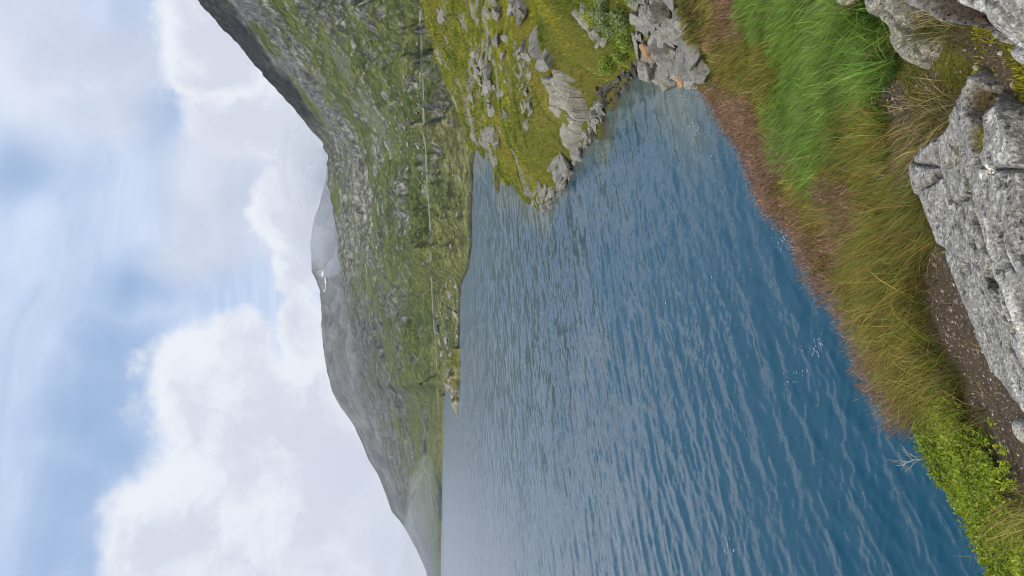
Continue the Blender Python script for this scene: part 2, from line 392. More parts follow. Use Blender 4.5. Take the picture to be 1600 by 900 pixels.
def mat_ground():
    mt, nt, out = material('ground'); pos = geo_pos(nt)
    col = nt.attr('col')
    n1 = nt.noise(pos, 9.0, 6, 0.65); n2 = nt.noise(pos, 60.0, 4, 0.7)
    c = nt.mix(1.0, col, nt.mix(nt.math('MULTIPLY_ADD', n1, 0.6, nt.math('MULTIPLY', n2, 0.4)), (.35, .35, .35), (1.7, 1.65, 1.6)), 'MULTIPLY')
    h = nt.math('ADD', nt.math('MULTIPLY', n1, 1.0), nt.math('MULTIPLY', n2, 0.35))
    principled(nt, out, c, 0.95, 0.15, nt.bump(h, 0.9, 0.04)); return mt
def mat_far():
    mt, nt, out = material('mountain'); pos = geo_pos(nt); col = nt.attr('col')
    n1 = nt.noise(pos, 0.16, 7, 0.75); n2 = nt.noise(nt.mapping(pos, scale=(.5, .5, 1.6)), .9, 5, 0.75)
    f = nt.math('ADD', nt.math('MULTIPLY', n1, 0.6), nt.math('MULTIPLY', n2, 0.4))
    c = nt.mix(1.0, col, nt.mix(nt.smooth(n1, .40, .60), (.58, .59, .60), (1.32, 1.30, 1.27)), 'MULTIPLY')
    c = nt.mix(1.0, c, nt.mix(nt.smooth(n2, .40, .60), (.62, .62, .63), (1.36, 1.35, 1.32)), 'MULTIPLY')
    vor = nt.math('ADD', nt.voronoi(pos, .34), nt.math('MULTIPLY', nt.noise(pos, 1.6, 3, .6), .3))
    bld = nt.math('MULTIPLY', nt.smooth(vor, .40, .30), nt.smooth(nt.noise(pos, .035, 4, .65), .52, .66))
    c = nt.mix(nt.math('MULTIPLY', bld, .8), c, (.30, .29, .26))
    principled(nt, out, c, 0.95, 0.1, nt.bump(f, 0.8, 2.2)); return mt
def mat_water():
    mt, nt, out = material('lake_water'); pos = geo_pos(nt)
    sh = nt.attr('shallow', 'Fac'); far = nt.attr('far', 'Fac')
    rot = math.radians(WAVE_DEG)
    v = nt.mapping(pos, rot=(0, 0, -rot))
    va = nt.mapping(v, scale=(2.4, 1.0, 1))            # crests run across the wind
    half = (0.5, 0.5, 0.5)
    s1 = nt.vmath('SUBTRACT', nt.noise(va, 0.55, 3, 0.6, 0.5, col=True), half)
    s2 = nt.vmath('SUBTRACT', nt.noise(va, 2.4, 4, 0.65, 0.5, col=True), half)
    s3 = nt.vmath('SUBTRACT', nt.noise(va, 7.5, 4, 0.68, 0.5, col=True), half)
    s4 = nt.vmath('SUBTRACT', nt.noise(va, 24.0, 3, 0.6, 0.4, col=True), half)
    gust = nt.math('ADD', nt.smooth(nt.noise(nt.mapping(pos, scale=(.012, .04, 1)), 1.0, 4, 0.6), .35, .65, .45, 1.0), nt.smooth(nt.noise(nt.mapping(pos, scale=(.10, .22, 1)), 1.0, 3, 0.6), .35, .65, 0, .40))
    sl = nt.vmath('SCALE', s1, scale=nt.math('MULTIPLY', far, 0.70))
    sl = nt.vmath('ADD', sl, nt.vmath('SCALE', s2, scale=nt.math('MULTIPLY_ADD', far, 0.42, 0.24)))
    sl = nt.vmath('ADD', sl, nt.vmath('SCALE', s3, scale=nt.math('MULTIPLY_ADD', far, 0.10, 0.34)))
    sl = nt.vmath('ADD', sl, nt.vmath('SCALE', s4, scale=nt.math('MULTIPLY_ADD', far, -0.15, 0.30)))
    sl = nt.vmath('MULTIPLY', nt.vmath('SCALE', sl, scale=gust), (1.0, 1.0, 0.0))
    nrm = nt.vmath('NORMALIZE', nt.vmath('ADD', nt.node('ShaderNodeNewGeometry').outputs['Normal'], sl))
    body = nt.mix(nt.smooth(sh, 0.0, 1.0), (0.003, 0.056, 0.096), (0.080, 0.110, 0.095))
    principled(nt, out, body, nt.math('MULTIPLY_ADD', far, 0.12, 0.06), 0.5, nrm, IOR=1.333); return mt

# ================================================================== LAKE
def crest_dir():
    a = at_z(1150, 560, 0); b = at_z(1255, 860, 0); return math.degrees(math.atan2(b[1] - a[1], b[0] - a[0]))
WAVE_DEG = crest_dir() + 90        # direction in which the waves travel
def build_lake():
    az = np.radians(np.concatenate([np.linspace(-80, -28, 50), np.linspace(-27, 27, 430), np.linspace(28, 60, 24)]))
    px = np.concatenate([np.linspace(1640, 1150, 190), np.linspace(1148, 760, 250), np.linspace(758, 687.2, 70)])
    ang = np.arctan((px - 800) / FPX) + PITCH
    r = CAM_H / np.tan(ang); r = np.concatenate([r, [6000, 9000]])
    A, Rr = np.meshgrid(az, r, indexing='ij')
    X = Rr * np.sin(A); Y = Rr * np.cos(A)
    dr = np.gradient(Rr, axis=1)
    z = np.zeros_like(X); base = math.radians(WAVE_DEG)
    R2 = np.random.default_rng(11)
    dx = np.zeros_like(X); dy = np.zeros_like(X)
    grp = 0.75 + 0.55 * fbm(X * .16, Y * .16, o=3, seed=90)
    lams = np.exp(R2.uniform(math.log(.10), math.log(1.3), 110))
    for L in lams:
        th = base + R2.normal(0, .62 if L < .45 else .40 if L < .8 else .25); k = 2 * math.pi / L
        amp = 0.0036 * L ** 0.72 * (1 - .35 * float(sstep(.7, 1.3, L))) * R2.uniform(.5, 1.3)
        ph = R2.uniform(0, 6.28)
        fade = np.clip(1.6 - dr * 3.2 / L, 0, 1)
        q = k * (X * math.cos(th) + Y * math.sin(th)) + ph
        q = q + 0.8 * vnoise(X * .5 / L, Y * .5 / L, seed=int(L * 1000))
        z += amp * fade * np.sin(q) * grp
        dx += amp * fade * np.cos(q) * math.cos(th) * .9 * grp; dy += amp * fade * np.cos(q) * math.sin(th) * .9 * grp
    X = X + dx; Y = Y + dy
    bed = np.maximum(np.where((Rr < 130) & (Rr > 12), tps_pen(X, Y), -4), -4)
    sh = sstep(-1.35, -0.15, bed) * sstep(12, 16, Rr) * sstep(-.12, .0, A)
    far = sstep(14, 32, Rr)
    V = np.stack([X, Y, z], -1).reshape(-1, 3)
    me = np_mesh('lake_water', V, grid_faces(*X.shape), smooth=True, floats={'shallow': sh, 'far': far})
    o = add('lake_water', me, mat_water()); tag(o, kind='structure'); return V, Rr.ravel()
LAKE_V, LAKE_R = build_lake()

# ================================================================== GROUND (bank, point and hillock)
M_GROUND = mat_ground()
def rock_band(x, y):
    """where bedrock shows through on the point and hillock"""
    led = fbm(x * .13 + y * .05, y * .42, o=5, seed=23, ridged=True)
    return sstep(.38, .52, led + .18 * fbm(x * .9, y * .9, o=4, seed=44))
def build_ground():
    az = np.radians(np.linspace(-72, 50, 760))
    r = np.concatenate([np.geomspace(0.6, 14, 250), np.geomspace(14.1, 60, 200), np.geomspace(60.4, 150, 90)])
    A, Rr = np.meshgrid(az, r, indexing='ij'); X = Rr * np.sin(A); Y = Rr * np.cos(A)
    Z = land_z(X, Y)
    V = np.stack([X, Y, Z], -1).reshape(-1, 3)
    col = np.zeros((len(V), 3)); rr = Rr.ravel()
    near = rr < 13.5
    cv = cover_at(V[near], 8)
    pal = {'green': (.045, .055, .018), 'olive': (.055, .052, .020), 'red': (.060, .042, .024), 'tan': (.085, .062, .030), 'bilberry': (.03, .042, .012),
           'tussock': (.085, .07, .032), 'soil': (.088, .063, .043), 'moss': (.12, .115, .012)}
    pal = np.array([pal[k] for k in CKEYS]); col[near] = pal[cv]
    f = ~near; P = V[f]
    g = fbm(P[:, 0] * .25, P[:, 1] * .25, o=5, seed=61); g2 = fbm(P[:, 0] * 1.1, P[:, 1] * 1.1, o=4, seed=62)
    t = np.clip(.5 + .8 * g + .35 * g2, 0, 1)[:, None]
    c = (1 - t) * np.array((.085, .105, .016)) + t * np.array((.17, .145, .032))
    rb = rock_band(P[:, 0], P[:, 1])[:, None] * sstep(28, 40, np.hypot(P[:, 0], P[:, 1]))[:, None]
    c = c * (1 - rb) + rb * np.array((.22, .21, .185))
    wet = sstep(.22, .05, P[:, 2])[:, None]
    c = c * (1 - wet) + wet * np.array((.07, .06, .045))
    col[f] = c
    me = np_mesh('ground', V, grid_faces(*X.shape), cols=col, smooth=True)
    tag(add('ground', me, M_GROUND), kind='structure')
    return az, r, Z
G_AZ, G_R, G_Z = build_ground()

# ================================================================== MOUNTAINS
M_FAR = mat_far()
def interp_px(pts, n):
    """polyline given by photo rows -> function of y"""
    pts = sorted(pts, key=lambda p: p[1]); ys = [p[1] for p in pts]; xs = [p[0] for p in pts]
    return lambda y: np.interp(y, ys, xs)
SKY_A = interp_px([(60, -300), (180, -140), (305, 0), (335, 35), (372, 70), (400, 105), (440, 150), (470, 185), (497, 215), (510, 240), (511, 285), (520, 330), (528, 385), (533, 430), (541, 480),
                   (553, 530), (568, 590), (583, 640), (596, 690), (608, 730), (626, 780), (648, 825), (668, 870), (680, 930), (684, 1100)], 0)
DR_A = interp_px([(480, -300), (540, 0), (760, 150), (900, 250), (1000, 330), (1200, 430), (1500, 540), (1800, 640), (2300, 780), (2800, 900), (3200, 1100)], 0)
# shoreline distance of the slope (photo row -> pixel column on the water)
SHORE = interp_px([(744, -300), (744, 200), (741, 240), (738, 330), (736, 405), (733, 418), (729, 428), (724, 437), (721, 446), (719, 465), (719, 520), (717, 580), (715, 602), (700, 608), (694.5, 616), (693, 640), (692, 700), (690.5, 780), (688.6, 900), (687.6, 1100)], 0)
def slope_field(y, s):
    """photo row y, slope parameter s in 0..1(.1): distance and height above the lake"""
    dd = ray(SHORE(y), y); ds = CAM_H / (-dd[..., 2]) * np.hypot(dd[..., 0], dd[..., 1])
    ds = ds * (1 + .035 * fbm(np.asarray(y) * .05, np.asarray(y) * 0 + 2.5, o=4, seed=131))
    dk = ray(SKY_A(y), y); drr = DR_A(y); zr = CAM_H + drr * dk[..., 2] / np.hypot(dk[..., 0], dk[..., 1])
    d = ds + s * (drr - ds)
    a = 0.46
    sc = np.minimum(s, 1)
    z = zr * (a * sc + (1 - a) * sc ** 2) - np.maximum(s - 1, 0) * zr * 1.5
    az = np.arctan2(ray(np.zeros_like(y), y)[..., 0], ray(SKY_A(y), y)[..., 1])
    return d, z, az, zr
ROAD = interp_px([(655, -60), (657, 60), (660, 130), (662, 200), (666, 260), (669, 310), (672, 360), (673, 420), (676, 480), (680, 540), (683, 600), (685, 640)], 0)
def build_slope():
    ys = np.linspace(-130, 1030, 640)
    t = np.linspace(0, 1, 400); s = np.concatenate([[-.03, -.01], t ** 1.55, [1.03, 1.08, 1.15]])
    Yp, S = np.meshgrid(ys, s, indexing='ij')
    d, z, az, zr = slope_field(Yp, S)
    X = d * np.sin(az); Yw = d * np.cos(az)
    K = np.clip(S, 0, 1)
    sc_ = d / 500.0
    z_base = z.copy()
    # bedrock strata dip along the slope; ledges, crags and gullies break it
    u = Yp / 900 * 9; v = S * 22
    wx = fbm(u * .9, v * .35, o=3, seed=60) * .9
    big = fbm(u * .8 + wx, S * 5, o=4, seed=71)
    fine = fbm(u * 7, v * 5, o=6, g=.62, seed=72)
    gul = fbm(u * 1.5 - S * 4 + wx * .5, S * 2.0, o=4, seed=73, ridged=True)
    q = v * .55 + u * .35 + 1.3 * wx + .35 * fbm(u * 3, v * 1.5, o=4, seed=74)      # strata coordinate
    li = np.floor(q); lf = q - li
    zer = np.zeros_like(li, dtype=np.int64)
    lh = _h(li.astype(np.int64) & 0xffffffff, zer, zer, 5)
    patch = sstep(-.15, .35, fbm(u * 1.3, v * .45, o=4, seed=80) + .25 * lh - .05 + .35 * (K - .5))   # where the strata stand out as crags
    ter = (sstep(.35, .75, lf) - lf) * (.4 + lh)
    ledge = fbm(u * 3.2 + wx, v * 2.2, o=5, g=.55, seed=85, ridged=True)
    env = sstep(0.0, .08, K) * (1 - .8 * sstep(.92, 1., K))
    z = z + env * zr * (.034 * big + .050 * ter * patch + .013 * (ledge - .2) * (.35 + patch) - .020 * np.maximum(gul, 0) + .0035 * fine)
    z = z + zr * .0018 * fine * sstep(.01, .05, K)
    low = sstep(.0, .02, K) * (1 - sstep(.06, .14, K))
    z = z + low * 1.8 * sc_ * np.maximum(fbm(u * 9, v * 6, o=4, seed=75, ridged=True) - .1, 0)
    z = np.where(S < 0, -2.0, z)
    z = z + zr * .018 * sstep(.9, .99, K) * fbm(u * 9, u * 0 + 3, o=5, seed=76)
    # road bench
    rx = ROAD(Yp); dr_ = ray(rx, Yp); te = dr_[..., 2] / np.hypot(dr_[..., 0], dr_[..., 1])
    vis = (z - CAM_H) / d
    i = np.argmax((vis > te) & (S > 0.005), axis=1)
    rd = d[np.arange(len(ys)), i]
    ker = np.ones(25) / 25; rdp = np.pad(rd, 12, mode='edge'); rd = np.convolve(rdp, ker, 'valid')
    rz = CAM_H + rd * te[:, 0]
    onroad = (ys < 655)
    dd = d - rd[:, None]
    wgt = np.where(onroad[:, None], 1 - sstep(3.2, 9, np.abs(dd - 1.5)), 0)
    z = z * (1 - wgt) + (rz[:, None] - .25) * wgt
    # bare rock where the ground is steeper than the hillside, turf where it is not
    st = np.gradient(z, axis=1) / np.maximum(np.gradient(d, axis=1), .05); sb = np.gradient(z_base, axis=1) / np.maximum(np.gradient(d, axis=1), .05)
    rel = np.clip((st - sb) / np.maximum(np.abs(sb), .12) * (1 - sstep(.01, .3, wgt)), -1.2, 1.2)
    up_right = sstep(420, 150, Yp)
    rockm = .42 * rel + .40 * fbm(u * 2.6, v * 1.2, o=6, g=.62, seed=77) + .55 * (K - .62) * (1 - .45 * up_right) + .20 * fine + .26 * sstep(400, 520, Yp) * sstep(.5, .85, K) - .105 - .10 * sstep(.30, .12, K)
    rk = sstep(.06, .22, rockm)[..., None]
    gt = np.clip(.5 + .9 * fbm(u * 2, v * 1.3, o=5, seed=78) + .3 * fine, 0, 1)[..., None]
    dry = sstep(.20, .02, K)[..., None] * (.6 + .8 * gt) / 1.4
    grass = (1 - gt) * np.array((.056, .078, .022)) + gt * np.array((.122, .134, .038))
    grass = grass * (1 - .7 * dry) + .7 * dry * np.array((.175, .175, .070))  # low dry grass; a veil of haze is also painted into this pale tone
    rn = np.clip(.42 + 1.0 * fbm(u * 14, v * 9, o=4, g=.65, seed=79) + .25 * fbm(u * 2, v * 1, o=3, seed=83), 0, 1)[..., None]
    rock = (1 - rn) * np.array((.055, .055, .055)) + rn * np.array((.30, .29, .255))
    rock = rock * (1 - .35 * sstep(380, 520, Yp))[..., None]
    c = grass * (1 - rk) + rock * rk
    scree = (sstep(.66, .74, K + .06 * big) * (1 - sstep(.86, .93, K + .03 * fine)) * sstep(330, 180, Yp) * sstep(-.35, .05, fbm(u * 1.7, v * .6, o=3, seed=88)))[..., None]
    c = c * (1 - .85 * scree) + .85 * scree * ((1 - rn) * np.array((.085, .085, .088)) + rn * np.array((.22, .22, .215)))
    cliff = (sstep(.855, .885, K + .035 * fine) * sstep(250, 150, Yp + 60 * big))[..., None]
    c = c * (1 - cliff) + cliff * (.008 + rock * np.array((.14, .14, .165)) + .35 * grass * sstep(.2, .4, fine)[..., None])
    wet = sstep(.5, .15, z + .35 * fine)[..., None] * sstep(900, 300, d)[..., None]
    c = c * (1 - .75 * wet) + .75 * wet * np.array((.045, .040, .030))
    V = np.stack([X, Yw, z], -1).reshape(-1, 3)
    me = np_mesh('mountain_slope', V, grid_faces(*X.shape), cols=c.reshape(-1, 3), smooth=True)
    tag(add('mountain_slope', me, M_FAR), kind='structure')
    return ys, rd, rz, az[:, 0]
ys_r, rd_r, rz_r, az_r = build_slope()

SKY_B = interp_px([(520, 230), (505, 300), (488, 350), (484, 390), (487, 425), (491, 432), (500, 455), (502, 480), (503, 510), (506, 550), (512, 585), (519, 612), (534, 637), (549, 659), (563, 687), (575, 717), (590, 742), (604, 775),
                   (612, 800), (625, 815), (637, 833), (653, 863), (666, 893), (672, 930), (680, 1100)], 0)
def build_back():
    ys = np.linspace(220, 1060, 420); s = np.concatenate([np.linspace(0, 1, 110), [1.04, 1.1, 1.2]])
    Yp, S = np.meshgrid(ys, s, indexing='ij')
    dk = ray(SKY_B(Yp), Yp); dr_ = DR_A(Yp) * 1.12 + 700; te = dk[..., 2] / np.hypot(dk[..., 0], dk[..., 1])
    d = dr_ * (.62 + .38 * np.minimum(S, 1.3)); zr = CAM_H + dr_ * te
    zb = zr * .12
    z = zb + (zr - zb) * np.minimum(S, 1) ** 1.1 - np.maximum(S - 1, 0) * zr
    az = np.arctan2(ray(np.zeros_like(Yp), Yp)[..., 0], dk[..., 1])
    u = Yp / 900 * 9; v = S * 9
    fine = fbm(u * 5, v * 2.6, o=5, seed=172); band = fbm(u * 1.5 + v * .2, v, o=5, seed=170, ridged=True)
    z = z + zr * sstep(.05, .2, S) * (.030 * fine + .03 * (band - .1)) * (1 - .65 * sstep(.9, 1, S))
    rn = np.clip(.5 + .8 * fine + .3 * band, 0, 1)[..., None]
    c = (1 - rn) * np.array((.05, .05, .056)) + rn * np.array((.19, .185, .175))
    gk = sstep(.1, .5, fbm(u * 2, v * 1.2, o=4, seed=175) + .5 * (.62 - S))[..., None] * .8
    c = c * (1 - gk) + gk * np.array((.070, .085, .036))
    V = np.stack([d * np.sin(az), d * np.cos(az), z], -1)
    me = np_mesh('mountain_peak', V.reshape(-1, 3), grid_faces(*Yp.shape), cols=c.reshape(-1, 3), smooth=True)
    tag(add('mountain_peak', me, M_FAR), kind='structure')
    return ys, s, V
ys_b, s_b, V_b = build_back()

# ================================================================== SAMPLING THE GROUND
def ground_z(x, y):
    """height of the built ground mesh (bilinear in its polar grid)"""
    r = np.hypot(x, y); a = np.arctan2(x, y)
    fi = np.clip((a - G_AZ[0]) / (G_AZ[1] - G_AZ[0]), 0, len(G_AZ) - 1.001); i = fi.astype(int); u = fi - i
    j = np.clip(np.searchsorted(G_R, r) - 1, 0, len(G_R) - 2); v = np.clip((r - G_R[j]) / (G_R[j + 1] - G_R[j]), 0, 1)
    return (G_Z[i, j] * (1 - u) + G_Z[i + 1, j] * u) * (1 - v) + (G_Z[i, j + 1] * (1 - u) + G_Z[i + 1, j + 1] * u) * v
_cell_r = .5 * (G_R[1:] + G_R[:-1]); _cell_a = .5 * (G_AZ[1:] + G_AZ[:-1])
_CA, _CR = np.meshgrid(_cell_a, _cell_r, indexing='ij')
_AREA = _CR * (G_R[1:] - G_R[:-1])[None, :] * (G_AZ[1] - G_AZ[0])
_CZ = .25 * (G_Z[1:, 1:] + G_Z[:-1, 1:] + G_Z[1:, :-1] + G_Z[:-1, :-1])
def in_view(P, mx=150, my=300):
    px, py = project(P)
    return (px > 560 - mx) & (px < 1600 + mx) & (py > -my) & (py < 900 + my)
def sample_ground(dens, rmin, rmax, zmin=.08, r=rng):
    """random points on the ground, dens(r) per square metre, in and a little beyond the view"""
    X = _CR * np.sin(_CA); Y = _CR * np.cos(_CA)
    ok = (_CR > rmin) & (_CR < rmax) & (_CZ > zmin) & in_view(np.stack([X, Y, _CZ], -1))
    lam = _AREA * dens(_CR) * ok
    n = r.poisson(lam); idx = np.repeat(np.arange(n.size), n.ravel())
    i, j = np.unravel_index(idx, n.shape)
    a = G_AZ[i] + r.random(len(i)) * (G_AZ[1] - G_AZ[0]); rr = G_R[j] + r.random(len(i)) * (G_R[j + 1] - G_R[j])
    x = rr * np.sin(a); y = rr * np.cos(a)
    return np.stack([x, y, ground_z(x, y)], -1)
_tt = np.geomspace(1.2, 140, 900)
def hit(px, py):
    """where the pixel's line of sight meets the ground"""
    d = ray(px, py); d = d / np.hypot(d[..., 0], d[..., 1])[..., None]
    px = np.atleast_1d(px); d = np.atleast_2d(d)
    X = d[:, 0, None] * _tt; Y = d[:, 1, None] * _tt; Z = CAM_H + d[:, 2, None] * _tt
    g = ground_z(X, Y); i = np.argmax(Z < g, axis=1)
    k = np.arange(len(d)); return np.stack([X[k, i], Y[k, i], g[k, i]], -1)

# ================================================================== ROCKS
def mat_rock(name, base, dark, lichen=0.5, scale=1.0, moss=0.0, speck=.40):
    mt, nt, out = material(name); pos = geo_pos(nt); col = nt.attr('col')
    oi = nt.node('ShaderNodeObjectInfo').outputs['Random']
    n1 = nt.noise(pos, 5 * scale, 7, 0.68); n2 = nt.noise(pos, 34 * scale, 5, 0.7)
    c = nt.mix(nt.smooth(n1, .32, .68), dark, base)
    c = nt.mix(nt.smooth(n2, .46, .62, 0, .8), c, tuple(min(1, v * 1.7) for v in base))
    n4 = nt.noise(pos, 75 * scale, 4, .7); c = nt.mix(nt.smooth(n4, .50, .40, 0, speck), c, tuple(v * .45 for v in dark))
    spots = nt.smooth(nt.math('ADD', nt.voronoi(pos, 26 * scale), nt.math('MULTIPLY', nt.noise(pos, 60 * scale, 3), .35)), .52, .34)
    mask = nt.math('MULTIPLY', spots, nt.smooth(nt.noise(pos, 3.1 * scale, 3), .42, .62))
    c = nt.mix(nt.math('MULTIPLY', mask, lichen), c, (.52, .51, .47))
    pits = nt.smooth(nt.noise(pos, 22 * scale, 3, .6), .62, .68)
    c = nt.mix(nt.math('MULTIPLY', pits, .75), c, (.035, .032, .028))
    if moss: c = nt.mix(nt.smooth(nt.noise(pos, 1.7 * scale, 5, .7), .58, .66, 0, moss), c, (.13, .105, .025))
    c = nt.mix(1.0, c, col, 'MULTIPLY')
    c = nt.mix(1.0, c, nt.mix(oi, (.78, .78, .80), (1.15, 1.12, 1.08)), 'MULTIPLY')
    h = nt.math('ADD', n1, nt.math('ADD', nt.math('MULTIPLY', n2, .4), nt.math('MULTIPLY', pits, -.35)))
    principled(nt, out, c, .88, .25, nt.bump(h, .9, .045 / scale)); return mt
M_SLAB = mat_rock('slab_rock', (.375, .36, .315), (.205, .195, .17), .85, 1.5, .0, .75)
M_ROCK = mat_rock('shore_rock', (.27, .26, .225), (.12, .115, .105), .45, 1.2, .75)
M_FARROCK = mat_rock('boulder_rock', (.30, .29, .26), (.16, .155, .14), .3, .35, .3)

def outline_rock(name, poly, ztop, thick, step, label, mt, foli=0.0, fdeg=0.0, rough=.02, tint=(1, 1, 1), tilt=(0, 0), edge=.06, cracks=0.0, seed=0, grooves=None, white=None, top=None):
    """a rock whose plan is poly (world XY); its top is broken by foliation and joints"""
    poly = np.asarray(poly); lo = poly.min(0) - 3 * step; hi = poly.max(0) + 3 * step
    nx, ny = ((hi - lo) / step).astype(int) + 1
    X, Y = np.meshgrid(lo[0] + np.arange(nx) * step, lo[1] + np.arange(ny) * step, indexing='ij')
    sd = poly_dist(X, Y, poly) + .35 * edge * fbm(X / edge * .5, Y / edge * .5, o=3, seed=seed)
    ca, sa = math.cos(math.radians(fdeg)), math.sin(math.radians(fdeg))
    U = X * ca + Y * sa; W = -X * sa + Y * ca
    cen = poly.mean(0)
    zt = (ztop if top is None else top(X, Y)) + tilt[0] * (X - cen[0]) + tilt[1] * (Y - cen[1])
    zt = zt + rough * 2.2 * fbm(X / (thick * 3), Y / (thick * 3), o=4, seed=seed + 1) + rough * .5 * fbm(X / (thick * .4), Y / (thick * .4), o=4, seed=seed + 2)
    tint_ = np.ones(X.shape + (3,)) * np.array(tint)
    if foli:
        lay_ = W / (foli * .55) + 1.6 * fbm(U / foli * .05, W / foli * .25, o=3, seed=seed + 20)
        li = np.floor(lay_); lf_ = lay_ - li
        hs = _h((li.astype(np.int64) & 0xffffffff), np.zeros_like(li, dtype=np.int64), np.zeros_like(li, dtype=np.int64), seed)
        hn = _h(((li.astype(np.int64) + 1) & 0xffffffff), np.zeros_like(li, dtype=np.int64), np.zeros_like(li, dtype=np.int64), seed)
        stp = hs + (hn - hs) * sstep(.82, 1., lf_)
        zt = zt + foli * .22 * (stp - .5)
        pk = sstep(.36, .50, fbm(U / foli * .55, W / foli * 2.6, o=3, seed=seed + 31)) * sstep(-.1, .25, fbm(U / foli * .12, W / foli * .25, o=2, seed=seed + 32))
        zt = zt - foli * .16 * pk; tint_ = tint_ * (1 - .72 * pk[..., None])
        wk = sstep(.30, .5, fbm(U / foli * .25, W / foli * 1.3, o=4, seed=seed + 33))[..., None]; tint_ = tint_ * (1 + .55 * wk)
        st = fbm(U * 1.3 / foli * .06, W / foli, o=4, seed=seed + 3)
        zt = zt + foli * .28 * st + foli * .16 * np.round(2.2 * fbm(U * .8 / foli * .05, W / foli * .45, o=3, seed=seed + 4)) / 2
    if cracks:
        wx = X + .25 * thick * fbm(X / thick, Y / thick, o=3, seed=seed + 7); wy = Y + .25 * thick * fbm(X / thick, Y / thick, o=3, seed=seed + 8)
        best = np.full(X.shape, 9.); sec = np.full(X.shape, 9.); R_ = np.random.default_rng(seed + 5); cellz = np.zeros(X.shape)
        area = (hi - lo).prod(); n = max(6, int(area / cracks ** 2))
        for q in R_.uniform(lo, hi, (n, 2)):
            u_ = (wx - q[0]) * ca + (wy - q[1]) * sa; v_ = -(wx - q[0]) * sa + (wy - q[1]) * ca
            dd = np.hypot(u_ * .6, v_); zz = R_.normal(0, 1)
            nb = dd < best; sec = np.where(nb, best, np.minimum(sec, dd)); cellz = np.where(nb, zz, cellz); best = np.where(nb, dd, best)
        g = sstep(.06 * cracks, .0, sec - best)
        zt = zt + (.08 if cracks > .38 else .045) * cracks * cellz - (.22 if cracks > .38 else .12) * cracks * g
        tint_ = tint_ * (1 - .55 * g[..., None])
    if grooves is not None:
        for (pl, wd, dp, gc) in grooves:
            gd = np.full(X.shape, 9.)
            for a, b in zip(pl[:-1], pl[1:]):
                ab = b - a; t = np.clip(((X - a[0]) * ab[0] + (Y - a[1]) * ab[1]) / (ab @ ab), 0, 1)
                gd = np.minimum(gd, np.hypot(X - a[0] - t * ab[0], Y - a[1] - t * ab[1]))
            gd = gd + wd * .8 * fbm(X / wd * .35, Y / wd * .35, o=3, seed=seed + 11)
            k = sstep(wd, wd * .3, gd); zt = zt - dp * k
            tint_ = tint_ * (1 - k[..., None]) + k[..., None] * np.array(gc)
    if white is not None:
        k = sstep(-.004, .01, poly_dist(X, Y, white) + .012 * fbm(X * 30, Y * 30, o=3, seed=5))[..., None]
        tint_ = tint_ * (1 - k) + k * np.array((2.5, 2.45, 2.4))
    e = np.clip(sd / edge, -1, 1)
    prof = np.where(e > 0, 1 - .30 * (1 - np.clip(e, 0, 1)) ** 2.2, .7 + 3.5 * e)
    Z = zt - thick * (1 - np.maximum(prof, -1.6))
    keep = sd > -1.05 * edge
    F = grid_faces(nx, ny); kf = keep.ravel()[F].all(1); F = F[kf]
    used = np.unique(F); mp = np.full(nx * ny, -1); mp[used] = np.arange(len(used))
    V = np.stack([X, Y, Z], -1).reshape(-1, 3)[used]
    me = np_mesh(name, V, mp[F], cols=tint_.reshape(-1, 3)[used], smooth=True)
    return tag(add(name, me, mt), label, 'rock')

def px_poly(pts, z): return np.array([at_z(x, y, z)[:2] for x, y in pts])
sl_px, sl_z = ROCKS_PX['slab']
MOSSG = (.60, .54, .09); DARKG = (.14, .13, .11)
def gl(pts, z, wd, dp, c_): return (px_poly(pts, z - (.15 if z == sl_z else 0)), wd * 2.0, dp * 1.6, c_)
slab_grooves = [gl([(1478, 215), (1492, 250), (1500, 275), (1512, 305), (1522, 330), (1530, 350)], sl_z, .012, .03, MOSSG), gl([(1452, 236), (1456, 255)], sl_z, .008, .02, MOSSG),
                gl([(1470, 225), (1475, 262), (1482, 280)], sl_z, .010, .025, MOSSG), gl([(1512, 340), (1525, 362), (1540, 380)], sl_z, .016, .03, DARKG), gl([(1530, 350), (1545, 375), (1560, 405), (1575, 430)], sl_z, .006, .02, DARKG),
                gl([(1550, 418), (1566, 432), (1576, 440)], sl_z, .014, .03, MOSSG), gl([(1540, 430), (1552, 442), (1566, 452)], sl_z, .013, .03, DARKG), gl([(1515, 412), (1530, 438), (1536, 445)], sl_z, .006, .02, DARKG),
                gl([(1534, 205), (1542, 220)], sl_z, .018, .02, MOSSG), gl([(1500, 430), (1508, 452)], sl_z, .006, .02, MOSSG), gl([(1515, 475), (1530, 500)], sl_z, .009, .02, MOSSG), gl([(1536, 508), (1545, 525)], sl_z, .009, .02, MOSSG),
                gl([(1548, 540), (1565, 560), (1576, 580)], sl_z, .014, .03, (.30, .18, .14)), gl([(1515, 150), (1528, 172), (1534, 190)], sl_z, .020, .03, (.30, .22, .10)),
                gl([(1570, 470), (1590, 500), (1600, 520)], sl_z, .008, .02, DARKG), gl([(1480, 320), (1490, 340)], sl_z, .004, .015, DARKG), gl([(1490, 300), (1500, 312)], sl_z, .004, .015, DARKG)]
fol_a = px_poly([(1447, 260)], sl_z)[0]; fol_b = px_poly([(1590, 560)], sl_z)[0]
FDEG = math.degrees(math.atan2(*(fol_b - fol_a)[::-1]))
SLAB_TOP = TPS(np.array([at_z(x, y, z)[:2] for x, y, z in [(1440, 270, 3.2), (1500, 215, 3.33), (1490, 430, 3.2), (1560, 590, 3.2), (1540, 110, 3.4), (1600, 300, 3.5), (1600, 500, 3.44), (1620, 660, 3.3), (1740, 400, 3.55)]]),
               np.array([3.2, 3.33, 3.2, 3.2, 3.4, 3.5, 3.44, 3.3, 3.55]), 1e-4)
